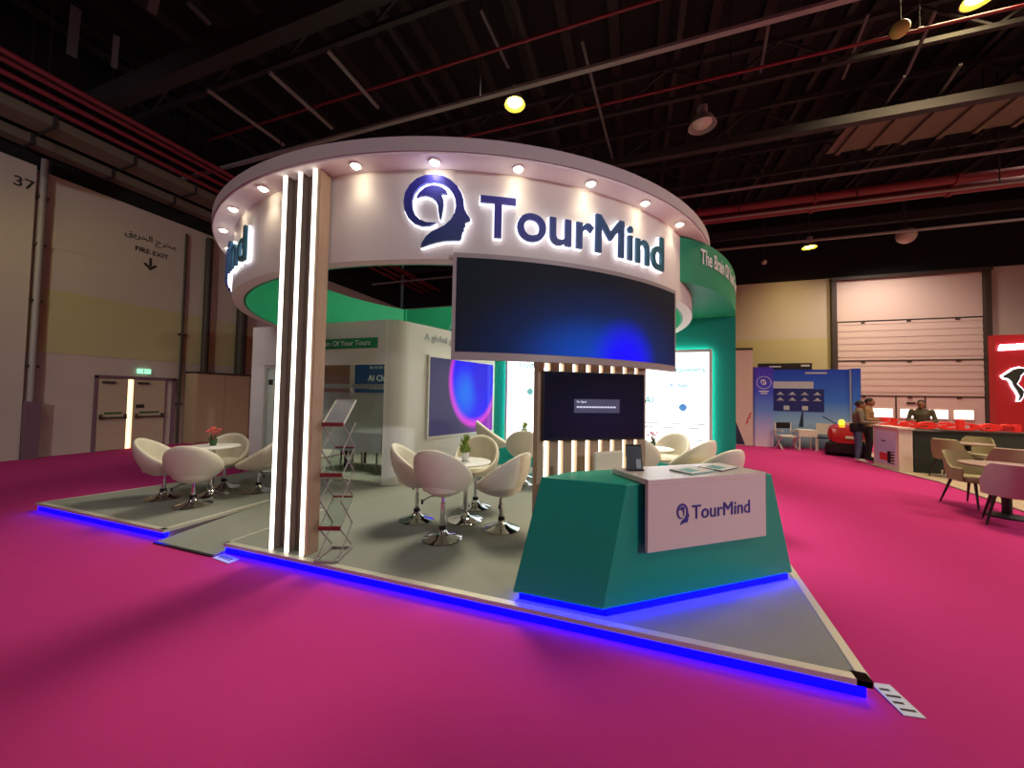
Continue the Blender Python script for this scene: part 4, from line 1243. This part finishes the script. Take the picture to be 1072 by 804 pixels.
# group in front of the light box, left of the slats
TB = (-2.0, 6.62)
cafe_table('white round table before the left end of the light box', (TB[0], TB[1], Z))
plant('leafy plant on the table before the left end of the light box', (TB[0] + 0.02, TB[1], Z + 0.71), 'leaf')
G3 = 'tub chairs before the left end of the light box'
for x, y, lift, l in ((-1.84, 6.10, 0.10, 'tub chair with its back to us, just left of the slat partition'), (-2.52, 6.35, 0.20, 'raised tub chair close to the colourful wall screen'),
                      (-1.72, 7.08, 0.10, 'tub chair facing us against the left end of the light box')):
    tub_chair('off-white ' + l, (x, y, Z), face((x, y), TB), lift, G3)
# group behind the desk
TD = (0.28, 6.35)
cafe_table('white round table behind the reception desk', (TD[0], TD[1], Z))
plant('small red flowers in a vase on the table behind the desk', (TD[0], TD[1], Z + 0.71), 'petal_red')
G4 = 'tub chairs behind the reception desk'
for x, y, lift, l in ((0.06, 5.72, 0.14, 'tub chair behind the leaflet holder, back to us'), (0.80, 5.95, 0.10, 'broad tub chair seen over the middle of the counter'),
                      (1.02, 5.42, 0.06, 'rightmost tub chair, against the teal wall end'), (0.6, 6.95, 0.06, 'tub chair on the far side of the table behind the desk')):
    tub_chair('off-white ' + l, (x, y, Z), face((x, y), TD), lift, G4)
# staff stool behind the desk
so = thing('bar_chair', 'pale chair with a straight low back directly behind the desk', 'chair', (-0.12, 3.72, Z), face((-0.12, 3.72), (0.3, 3.3)))
MB().box(-0.2, 0.2, -0.19, 0.19, 0.66, 0.73).build('seat', 'chair', so, bevel=0.02)
MB().box(-0.19, 0.19, 0.17, 0.21, 0.74, 0.97).build('backrest', 'chair', so, bevel=0.02)
MB().lathe([(0.2, 0.0), (0.2, 0.012), (0.06, 0.04), (0.03, 0.08), (0.028, 0.66), (0.0, 0.66)], 24).build('pedestal', 'chrome', so, smooth=50)

# ------------------------------------------------------------------ neighbouring blue stand
bs = thing('backdrop_wall', 'blue sky-printed exhibition backdrop with panels left of the sectional door', 'backdrop', (5.4, 15.2, 0))
MB().box(4.55, 6.9, 15.2, 15.3, 0, 2.72).build('printed_panel', 'sky_print', bs, world=True)
MB().box(6.9, 7.12, 15.1, 15.3, 0, 2.74).build('end_panel', 'sky_print', bs, world=True)
MB().box(6.86, 6.90, 15.17, 15.2, 0, 2.72).build('end_light', 'screen_pale', bs, world=True)
cp = MB().box(4.05, 4.60, 14.95, 15.3, 0, 2.80).build('printed_column', 'col_print', bs, world=True)
WC = Matrix(((1, 0, 0, 4.32), (0, 0, -1, 14.948), (0, 1, 0, 2.25), (0, 0, 0, 1)))
t = MB()
for k in range(28):
    a, b = 2 * PI * k / 28, 2 * PI * (k + 1) / 28
    t.prism([(0.21 * math.cos(a), 0.21 * math.sin(a)), (0.21 * math.cos(b), 0.21 * math.sin(b)), (0.225 * math.cos(b), 0.225 * math.sin(b)), (0.225 * math.cos(a), 0.225 * math.sin(a))], 0, 0.004, WC)
for poly in (EMBLEM_HEAD, EMBLEM_PALM):
    vs, fs = poly_geo(norm_emblem(poly), 0.004)
    t.add([WC @ Vector((-0.10 + p.x * 0.18, -0.09 + p.y * 0.2, p.z)) for p in vs], fs)
t.box(4.17, 4.47, 14.944, 14.948, 1.92, 1.96).box(4.22, 4.42, 14.944, 14.948, 1.85, 1.88)
t.build('round_logo', 'print_white', cp).location = -bs.location
MB().box(4.6, 5.85, 15.17, 15.2, 2.06, 2.30).build('pale_panel', 'screen_pale', bs, world=True)
MB().box(4.6, 6.15, 15.18, 15.2, 1.26, 2.04).build('navy_panel', 'navy_print', bs, world=True)
t = MB()
for i in range(4):
    for j in range(2):
        x, z = 4.8 + i * 0.36, 1.66 + j * 0.2
        t.prism([(x, z), (x + 0.08, z + 0.08), (x + 0.16, z)], -15.18, -15.176, Matrix(((1, 0, 0, 0), (0, 0, -1, 0), (0, 1, 0, 0), (0, 0, 0, 1))))
        t.box(x - 0.03, x + 0.19, 15.176, 15.18, z - 0.03, z - 0.01)
for x in (4.98, 5.52):
    t.box(x, x + 0.17, 15.176, 15.18, 1.30, 1.45)
t.box(5.62, 6.25, 15.19, 15.198, 2.57, 2.63)
t.build('printed_icons', 'screen_pale', bs, world=True)
t = MB()
t.box(4.75, 5.6, 15.196, 15.2, 0.45, 0.75) if False else None
t.add([(5.42, 15.19, 0.72), (5.56, 15.19, 0.72), (5.56, 15.19, 1.24), (5.52, 15.19, 1.24), (5.42, 15.198, 0.72), (5.56, 15.198, 0.72), (5.56, 15.198, 1.24), (5.52, 15.198, 1.24)],
      [(0, 1, 2, 3), (7, 6, 5, 4), (0, 4, 5, 1), (1, 5, 6, 2), (2, 6, 7, 3), (3, 7, 4, 0)])
t.build('printed_tower', 'wedge_blue', bs, world=True)
sg = thing('header_sign', 'dark header board above the blue backdrop', 'sign', (5.06, 15.3, 2.72))
MB().box(4.26, 5.87, 15.32, 15.4, 2.68, 2.96).build('board', 'sign_black', sg, world=True)
MB().box(4.6, 4.95, 15.315, 15.32, 2.82, 2.86).box(5.55, 5.8, 15.315, 15.32, 2.84, 2.9).build('sign_lettering', 'print_white', sg, world=True)
MB().box(4.3, 4.36, 15.34, 15.4, 0, 2.7).box(5.78, 5.84, 15.34, 15.4, 0, 2.7).build('post', 'sign_black', sg, world=True)
wp = thing('display_panel', 'tall pale pink-white panel between the teal wall end and the blue backdrop', 'panel', (3.7, 15.0, 0))
MB().box(3.2, 4.0, 15.0, 15.1, 0, 3.42).build('board', 'slab', wp, world=True)
MB().box(3.2, 4.0, 14.99, 15.1, 3.42, 3.50).build('top_edge', 'gdark', wp, world=True)
MB().prism([(3.2, 0.03), (3.75, 0.03), (3.2, 1.6)], -14.996, -14.99, Matrix(((1, 0, 0, 0), (0, 0, -1, 0), (0, 1, 0, 0), (0, 0, 0, 1)))).build('dark_wedge', 'wedge_blue', wp, world=True)
t = MB()
pts = [(3.78, 0.75), (3.84, 0.86), (3.82, 0.95), (3.90, 1.0), (3.88, 1.1), (3.96, 1.18)]
for a, b in zip(pts, pts[1:]):
    t.bar((a[0], 14.995, a[1]), (b[0], 14.995, b[1]), 0.02, 0.03)
t.build('red_scribble', 'petal_red', wp, world=True)
# white furniture before the blue stand
o = thing('director_chair', 'white folding chair with a black seat back at the blue stand', 'chair', (4.85, 14.55, 0), 0.2)
MB().box(-0.24, 0.24, -0.2, 0.2, 0.42, 0.46).build('seat', 'white', o)
MB().box(-0.25, 0.25, 0.19, 0.22, 0.68, 0.88).build('backrest', 'black', o)
for sx in (-1, 1):
    MB().bar((sx * 0.24, -0.2, 0), (sx * 0.24, 0.2, 0.44), 0.03, 0.03).bar((sx * 0.24, 0.2, 0), (sx * 0.24, -0.2, 0.44), 0.03, 0.03).bar((sx * 0.24, 0.2, 0.4), (sx * 0.24, 0.205, 0.88), 0.03, 0.03).build('leg', 'white', o)
    MB().box(sx * 0.25 - 0.03, sx * 0.25 + 0.03, -0.22, 0.2, 0.60, 0.63).build('armrest', 'white', o)
o = thing('side_table', 'square white table in front of the blue backdrop', 'table', (5.35, 14.5, 0))
MB().box(-0.25, 0.25, -0.22, 0.22, 0.64, 0.68).box(-0.25, 0.25, -0.22, -0.2, 0.46, 0.64).build('table_top', 'white', o)
for sx in (-1, 1):
    for sy in (-1, 1):
        MB().bar((sx * 0.22, sy * 0.19, 0), (sx * 0.22, sy * 0.19, 0.64), 0.03, 0.03).build('leg', 'white', o)
o = thing('director_chair', 'white open chair right of the square white table at the blue stand', 'chair', (5.98, 14.7, 0), -0.3)
MB().box(-0.22, 0.22, -0.2, 0.2, 0.40, 0.44).build('seat', 'black', o)
MB().box(-0.22, 0.22, 0.18, 0.21, 0.52, 0.88).build('backrest', 'white', o)
for sx in (-1, 1):
    for sy in (-1, 1):
        MB().bar((sx * 0.21, sy * 0.18, 0), (sx * 0.21, sy * 0.18, 0.42 if sy < 0 else 0.88), 0.03, 0.03).build('leg', 'white', o)

# ------------------------------------------------------------------ red ride-on machine with amber beacon
mc = thing('floor_scrubber', 'small red ride-on floor machine with a yellow beacon', 'cleaning machine', (6.15, 13.75, 0), -0.5)
MB().box(-0.45, 0.45, -0.6, 0.6, 0.08, 0.42).build('chassis', 'black', mc, bevel=0.05)
t = MB()
secs = [(-0.62, 0.30, 0.40, 0.62), (-0.50, 0.42, 0.40, 0.86), (-0.1, 0.46, 0.40, 0.95), (0.35, 0.44, 0.40, 0.90), (0.6, 0.34, 0.40, 0.66)]
for y, w, z0, z1 in secs:
    for i in range(14):
        a = 2 * PI * i / 14
        t.v.append(Vector((w * math.copysign(abs(math.cos(a)) ** 0.6, math.cos(a)), y, (z0 + z1) / 2 + (z1 - z0) / 2 * math.copysign(abs(math.sin(a)) ** 0.6, math.sin(a)))))
for k in range(4):
    for i in range(14):
        j = (i + 1) % 14
        t.f.append((k * 14 + i, k * 14 + j, (k + 1) * 14 + j, (k + 1) * 14 + i))
t.f += [tuple(range(14)), tuple(range(56, 70))]
t.build('body', 'machine_red', mc, smooth=50)
for x, y in ((-0.42, -0.35), (0.42, -0.35), (-0.42, 0.4), (0.42, 0.4)):
    w = MB().lathe([(0.0, -0.06), (0.15, -0.06), (0.17, -0.03), (0.17, 0.03), (0.15, 0.06), (0.0, 0.06)], 18, mtx=Matrix.Translation((x, y, 0.17)) @ Matrix.Rotation(PI / 2, 4, 'Y')).build('wheel', 'black', mc, smooth=40)
    MB().lathe([(0.0, -0.065), (0.07, -0.065), (0.07, 0.065), (0.0, 0.065)], 12, mtx=Matrix.Translation((x, y, 0.17)) @ Matrix.Rotation(PI / 2, 4, 'Y')).build('hub', 'grey_steel', w)
MB().lathe([(0.0, 0.0), (0.07, 0.0), (0.07, 0.10), (0.04, 0.14), (0.0, 0.15)], 14, (-0.12, -0.2, 0.93)).build('beacon', 'amber', mc, smooth=40)
MB().box(-0.02, 0.34, -0.35, -0.29, 0.93, 1.02).build('console', 'white', mc)
MB().box(0.0, 0.25, -0.645, -0.60, 0.55, 0.62).build('front_badge', 'white', mc)
MB().bar((-0.25, 0.2, 0.9), (-0.6, 0.1, 1.15), 0.03, 0.03).build('handle', 'black', mc)

# ------------------------------------------------------------------ red stand on the right
pf = thing('beige_platform', 'beige floor of the neighbouring stand at the right', 'platform', (9, 9, 0))
MB().prism([(5.95, 13.3), (5.95, 11.0), (6.05, 9.8), (5.75, 8.4), (5.3, 6.6), (5.3, 5.0), (14.6, 5.0), (14.6, 14.9), (5.95, 14.9)] if False else [(5.82, 12.03), (5.82, 11.0), (5.94, 9.9), (5.72, 8.4), (5.52, 7.2), (5.48, 5.2), (14.6, 5.2), (14.6, 14.8), (6.5, 14.8), (6.5, 12.6), (6.32, 12.03)], 0, 0.012).build('vinyl_sheet', 'floor_beige', pf, world=True)
MB().path([(5.80, 12.03, 0.012), (5.80, 11.0, 0.012), (5.92, 9.9, 0.012), (5.70, 8.4, 0.012), (5.50, 7.2, 0.012)], 0.011, 6).build('edge_strip', 'grey_steel', pf, world=True)
ct = thing('lit_counter', 'white counter front with a lilac lit picture panel beside the aisle', 'counter', (5.95, 11.6, 0.012))
MB().box(5.88, 6.13, 11.0, 11.95, 0.014, 1.0).build('body', 'ctop', ct, world=True)
MB().box(5.84, 6.15, 10.96, 12.0, 1.0, 1.04).build('counter_top', 'ctop', ct, world=True)
pn = MB().box(5.866, 5.88, 11.1, 11.86, 0.12, 0.92).build('picture_panel', 'lilac_print', ct, world=True)
t = MB().box(5.86, 5.866, 11.14, 11.38, 0.15, 0.44)
t.build('printed_machine', 'jacket', pn).location = -ct.location
MB().box(5.858, 5.866, 11.38, 11.68, 0.2, 0.38).build('printed_bus', 'petal_red', pn).location = -ct.location
MB().box(5.86, 5.866, 11.46, 11.6, 0.66, 0.69).build('printed_caption', 'ink', pn).location = -ct.location
t = MB()
for k in range(4):
    t.box(5.857, 5.861, 11.12, 11.25, 0.18 + 0.07 * k, 0.205 + 0.07 * k)
t.build('printed_bars', 'paper', pn).location = -ct.location
dc = thing('dark_counter', 'dark bar counter carrying the red letters', 'counter', (7.4, 11.8, 0.012))
MB().box(6.155, 6.62, 11.0, 11.6, 0.014, 0.95).box(6.34, 9.3, 11.75, 12.3, 0.014, 0.93).build('body', 'dark_counter', dc, world=True)
MB().box(6.16, 6.66, 10.97, 11.62, 0.95, 0.98).box(6.34, 9.34, 11.72, 12.34, 0.93, 0.965).build('counter_top', 'sign_black', dc, world=True)
# red letters seen from behind
rl = thing('letter_row', 'row of red block letters on the dark counter, seen from behind', 'sign', (7.5, 12.1, 0.966))
vs, fs = text_geo('redseag', 0.5, 0.022)
x0 = min(p.x for p in vs); x1 = max(p.x for p in vs)
y1 = max(p.y for p in vs); yl = min(p.y for p in vs)
comps = components(vs, fs)
kx = 2.62 / (x1 - x0)
for cv, cf in comps:
    b0 = min(p.y for p in cv)
    MB().add([Vector((8.72 - (p.x - x0) * kx, 12.12 - p.z * 0.10, 0.967 + (p.y - b0) * 0.36)) for p in cv], cf).build('letter', 'red_letter', rl, world=True)
# red wall with glowing sign
rw = thing('red_wall_panel', 'red stand wall with a glowing winged emblem at the right edge', 'wall panel', (12, 14, 0))
MB().box(9.62, 14.6, 14.0, 14.2, 0.014, 3.58).build('board', 'red_wall', rw, world=True)
WR = Matrix(((1, 0, 0, 0), (0, 0, -1, 13.998), (0, 1, 0, 0), (0, 0, 0, 1)))
t = MB()
x = 9.68
rnd = random.Random(3)
while x < 13.5:
    w = rnd.uniform(0.12, 0.2)
    t.prism([(x, 3.14 + (x - 9.68) * 0.06), (x + w, 3.14 + (x - 9.68) * 0.06), (x + w + 0.03, 3.30 + (x - 9.68) * 0.06), (x + 0.03, 3.30 + (x - 9.68) * 0.06)], 0, 0.05, WR)
    x += w + 0.02
t.build('glowing_script', 'neon', rw, world=True)
em = [(9.72, 2.42), (9.84, 2.52), (9.95, 2.62), (10.08, 2.66), (10.2, 2.62), (10.16, 2.5), (10.10, 2.42), (10.08, 2.32), (10.02, 2.2), (10.1, 2.1), (10.16, 2.0), (10.14, 1.86), (10.08, 1.74), (10.02, 1.72), (10.05, 1.86), (10.0, 2.0), (9.93, 2.14), (9.90, 2.26), (9.84, 2.34), (9.76, 2.35)]
for dx, sc in ((0.0, 1.0), (0.55, 0.9)):
    pts = [(9.7 + dx + (x - 9.7) * sc, 2.2 + (z - 2.2) * sc) for x, z in em]
    vs, fs = poly_geo(grow(pts, 0.02), 0.03)
    hal = MB().add([WR @ p for p in vs], fs).build('emblem_halo', 'neon', rw, world=True)
    vs, fs = poly_geo(grow(pts, -0.015), 0.06)
    MB().add([WR @ p for p in vs], fs).build('emblem_face', 'dark_counter', hal).location = -rw.location

# dining chairs on the right
def dining_geo():
    n = 24
    vs, fs = [], []
    # wrap-around back: profile from left arm front, round the back to the right arm
    sec = []
    for i in range(n + 1):
        a = rad(-16 + 212 * i / n)            # 90 deg = back (+y)
        k = max(0.0, math.sin(a)) ** 0.8
        q_ = min(1.0, max(0.0, (math.sin(a) - 0.15) / 0.6))
        top = 0.60 + 0.24 * q_ * q_ * (3 - 2 * q_)
        x, y = 0.27 * math.cos(a), 0.25 * math.sin(a) + 0.0
        lean = 0.06 * k
        xi, yi = 0.235 * math.cos(a), 0.215 * math.sin(a)
        sec.append([(xi, yi, 0.40), (x, y, 0.40), (x * 1.04, y * 1.04 + lean * 0.5, 0.55), (x * 1.04, y * 1.06 + lean, top - 0.01), (xi * 1.08, yi * 1.08 + lean, top + 0.005), (xi, yi + lean * 0.5, 0.55)])
    m = 6
    for s in sec:
        vs += s
    for i in range(n):
        for k in range(m):
            fs.append((i * m + k, i * m + (k + 1) % m, (i + 1) * m + (k + 1) % m, (i + 1) * m + k))
    fs.append(tuple(range(m))[::-1])
    fs.append(tuple(range(n * m, n * m + m)))
    return vs, fs
DIN = dining_geo()
def dining_chair(label, x, y, rot, m, z=0.02):
    o = thing('dining_chair', label, 'chair', (x, y, z), rot, 'upholstered chairs of the red stand')
    MB().add(*DIN).build('backrest', m, o, smooth=60)
    MB().prism([(0.235 * math.cos(k * PI / 12), 0.22 * math.sin(k * PI / 12) - 0.02) for k in range(24)], 0.38, 0.47).build('seat', m, o, bevel=0.02, smooth=50)
    for sx in (-1, 1):
        for sy in (-1, 1):
            MB().tube((sx * 0.16, sy * 0.15, 0.39), (sx * 0.24, sy * 0.24, 0), 0.02, 8, 0.011).build('leg', 'leg', o)
    return o
def ped_table(label, x, y, w=0.38, z=0.014):
    o = thing('dining_table', label, 'table', (x, y, z))
    MB().lathe([(0.0, 0.715), (w - 0.02, 0.715), (w, 0.728), (w, 0.742), (0.0, 0.745)], 32).build('table_top', 'taupe', o, smooth=40)
    MB().tube((0, 0, 0.03), (0, 0, 0.70), 0.05, 12).lathe([(0.22, 0), (0.22, 0.02), (0.05, 0.05), (0.0, 0.05)], 24).lathe([(0.0, 0.66), (0.14, 0.70), (0.14, 0.715), (0.0, 0.715)], 16).build('pedestal', 'black', o, smooth=40)
T2 = (5.1, 7.3); T1 = (6.98, 10.85); T3 = (8.0, 11.3)
ped_table('round taupe table nearest the aisle at the right edge', T2[0], T2[1], 0.45, 0.002)
ped_table('round taupe table standing before the dark counter', *T1)
for x, y, t_, m, l in ((5.10, 7.86, (5.32, 7.3), 'olive', 'olive chair facing the near round table, legs on the magenta carpet'), (4.80, 6.78, T2, 'mauve', 'mauve velvet chair with its back to us at the right edge'),
                      (6.52, 10.55, T1, 'olive', 'olive chair beside the dark counter, farthest left of the row'), (7.4, 11.3, T1, 'olive', 'olive chair behind the round table before the dark counter'),
                      (6.30, 8.95, (6.6, 9.6), 'taupe', 'brown-taupe chair between the two round tables, back to us'), (7.3, 10.0, T1, 'olive', 'olive chair at the right edge, behind the brown-taupe one')):
    dining_chair(l, x, y, face((x, y), t_), m, 0.008 if x < 5.5 else 0.02)

# ------------------------------------------------------------------ people
def person(label, loc, rot, joints, shirt, legs, shoes, hair, zsplit=0.93, scale=1.0):
    """joints: dict of points; body grown on a skeleton with tapering radii, fused by a voxel remesh"""
    J = {k: Vector(v) for k, v in joints.items()}
    root = thing('person', label, 'person', loc, rot)
    chains = [
        (['pelvis', 'waist', 'chest', 'neckbase', 'neck'], [0.125, 0.115, 0.135, 0.085, 0.052]),
        (['chest', 'shoulder_l', 'elbow_l', 'wrist_l', 'hand_l'], [0.075, 0.054, 0.042, 0.030, 0.033]),
        (['chest', 'shoulder_r', 'elbow_r', 'wrist_r', 'hand_r'], [0.075, 0.054, 0.042, 0.030, 0.033]),
        (['pelvis', 'hip_l', 'knee_l', 'ankle_l', 'toe_l'], [0.11, 0.092, 0.062, 0.042, 0.036]),
        (['pelvis', 'hip_r', 'knee_r', 'ankle_r', 'toe_r'], [0.11, 0.092, 0.062, 0.042, 0.036]),
    ]
    mb = MB()
    def ball(c, r, sx=1, sy=1, sz=1, n=12):
        prof = []
        vs, fs = [], []
        for i in range(n + 1):
            th = PI * i / n
            for j in range(n):
                ph = 2 * PI * j / n
                vs.append((c[0] + r * sx * math.sin(th) * math.cos(ph), c[1] + r * sy * math.sin(th) * math.sin(ph), c[2] + r * sz * math.cos(th)))
        for i in range(n):
            for j in range(n):
                k = (j + 1) % n
                fs.append((i * n + j, (i + 1) * n + j, (i + 1) * n + k, i * n + k))
        mb.add(vs, fs)
    for names, rs in chains:
        pts = [J[q] for q in names]
        for (a, b, ra, rb) in zip(pts, pts[1:], rs, rs[1:]):
            mb.tube(a, b, ra, 14, rb)
            st_ = 3
            for q in range(st_ + 1):
                f = q / st_
                c = a.lerp(b, f)
                r = ra + (rb - ra) * f
                wide = 1.25 if names[0] == 'pelvis' and names[-1] == 'neck' and r > 0.1 else 1.0
                ball(c, r, wide, 0.85 if wide > 1 else 1.0, 1.0)
    h = J['head']
    ball(h, 0.10, 0.80, 0.98, 1.18)
    ball(h + Vector((0, -0.092, -0.015)), 0.022, 0.7, 1.0, 1.2, 8)     # nose
    ball(h + Vector((0, -0.075, -0.075)), 0.032, 1.0, 0.8, 0.8, 8)     # chin and mouth
    for s in (-1, 1):
        ball(h + Vector((s * 0.083, 0.012, -0.01)), 0.026, 0.5, 0.8, 1.2, 8)   # ears
    for s in ('l', 'r'):                                               # fingers
        w, d = J['hand_' + s], (J['hand_' + s] - J['wrist_' + s]).normalized()
        side = d.cross(Vector((0, 0, 1)))
        side = side.normalized() if side.length > 0.1 else Vector((0, 1, 0))
        for q, L in zip((-1.5, -0.5, 0.5, 1.5), (0.062, 0.075, 0.07, 0.055)):
            p = w + side * (q * 0.019)
            mb.tube(p, p + d * L + Vector((0, -0.01, 0)), 0.0095, 8)
        mb.tube(w - side * 0.03, w - side * 0.055 + d * 0.03, 0.011, 8)
    o = mb.build('body', 'skin', root)
    rmod = o.modifiers.new('r', 'REMESH')
    rmod.mode = 'VOXEL'
    rmod.voxel_size = 0.011
    smod = o.modifiers.new('s', 'SMOOTH')
    smod.iterations = 3
    dg = bpy.context.evaluated_depsgraph_get()
    me = bpy.data.meshes.new_from_object(o.evaluated_get(dg))
    o.modifiers.clear()
    o.data = me
    me.materials.clear()
    for q in ('skin', shirt, legs, shoes):
        me.materials.append(M[q])
    segs = [(J[a], J[b]) for a, b in (('wrist_l', 'hand_l'), ('wrist_r', 'hand_r'))]
    neckz = J['neckbase'].z + 0.035
    for p in me.polygons:
        c = p.center
        near = min((c - J['hand_' + s]).length for s in 'lr') < 0.13 and min((c - J['wrist_' + s]).length - (c - J['elbow_' + s]).length * 0.25 for s in 'lr') < 0.03
        if near or c.z > neckz:
            p.material_index = 0
        elif c.z < 0.10:
            p.material_index = 3
        elif c.z < zsplit and min((c - J['wrist_' + s]).length for s in 'lr') > 0.16:
            p.material_index = 2
        else:
            p.material_index = 1
        p.use_smooth = True
    hb = MB()
    mbk, mb = mb, hb
    n = 14
    vs, fs = [], []
    for i in range(8):
        th = rad(100) * i / 7
        for j in range(n):
            ph = 2 * PI * j / n
            front = max(0, -math.sin(ph))
            tt = th * (1 - 0.45 * front)
            vs.append((h.x + 0.089 * math.sin(tt) * math.cos(ph), h.y + 0.012 + 0.106 * math.sin(tt) * math.sin(ph), h.z + 0.127 * math.cos(tt)))
    for i in range(7):
        for j in range(n):
            k = (j + 1) % n
            fs.append((i * n + j, (i + 1) * n + j, (i + 1) * n + k, i * n + k))
    ho = hb.add(vs, fs).build('hair', hair, root, smooth=80)
    sm = ho.modifiers.new('so', 'SOLIDIFY')
    sm.thickness = 0.012
    for s in (-1, 1):
        e = MB().lathe([(0.0, -0.010), (0.010, 0.0), (0.0, 0.010)], 8, (h.x + s * 0.033, h.y - 0.090, h.z + 0.012)).build('eye', 'black', root)
    return root
def stand_pose(h=1.70, lean=0.0, armf=0.25, arms='down'):
    k = h / 1.70
    P = dict(pelvis=(0, 0, 0.95), waist=(0, -0.01 - lean * 0.4, 1.08), chest=(0, -lean, 1.30), neckbase=(0, -lean - 0.01, 1.43), neck=(0, -lean - 0.02, 1.50), head=(0, -lean - 0.045, 1.585),
             shoulder_l=(-0.19, -lean, 1.39), shoulder_r=(0.19, -lean, 1.39), hip_l=(-0.095, 0, 0.90), hip_r=(0.095, 0, 0.90), knee_l=(-0.10, -0.02, 0.50), knee_r=(0.11, -0.03, 0.50),
             ankle_l=(-0.105, 0.02, 0.085), ankle_r=(0.125, 0.0, 0.085), toe_l=(-0.12, -0.15, 0.038), toe_r=(0.15, -0.16, 0.038))
    if arms == 'down':
        P.update(elbow_l=(-0.25, 0.03 - lean, 1.12), elbow_r=(0.25, 0.03 - lean, 1.12), wrist_l=(-0.24, -0.10, 0.90), wrist_r=(0.24, -0.10, 0.90), hand_l=(-0.235, -0.14, 0.83), hand_r=(0.235, -0.14, 0.83))
    else:
        P.update(elbow_l=(-0.26, -0.02 - lean, 1.12), elbow_r=(0.26, -0.02 - lean, 1.12), wrist_l=(-0.16, -0.25 - lean, 1.12), wrist_r=(0.16, -0.25 - lean, 1.10), hand_l=(-0.11, -0.32 - lean, 1.12), hand_r=(0.11, -0.32 - lean, 1.10))
    return {q: (v[0] * k, v[1] * k, v[2] * k) for q, v in P.items()}
p1 = person('person in grey top and blue jeans, dark jacket round the waist, by the white counter', (5.70, 12.28, 0.0), 1.3, stand_pose(1.66, 0.03, arms='front'), 'shirt_a', 'jeans', 'shoe', 'hair', 0.92)
jk = MB()
jk.lathe([(0.165, 0.80), (0.185, 0.84), (0.19, 0.95), (0.175, 1.04), (0.15, 1.05)], 20)
for q in range(len(jk.v)):
    jk.v[q].y *= 0.85
jk.build('tied_jacket', 'jacket', p1, smooth=50)
person('person in beige shirt standing behind the one in jeans', (6.12, 12.68, 0.0), 1.0, stand_pose(1.74, 0.0, arms='front'), 'shirt_b', 'trousers', 'jacket', 'hair', 0.95)
person('person in olive top standing behind the dark counter', (7.45, 13.0, 0.03), -0.6, stand_pose(1.68, 0.05, arms='front'), 'shirt_c', 'trousers', 'jacket', 'hair', 0.95)

# ------------------------------------------------------------------ ambient light of the hall
w = bpy.data.worlds.new('world')
bpy.context.scene.world = w
w.use_nodes = True
w.node_tree.nodes['Background'].inputs[0].default_value = (0.9, 0.85, 0.85, 1)
w.node_tree.nodes['Background'].inputs[1].default_value = 0.02
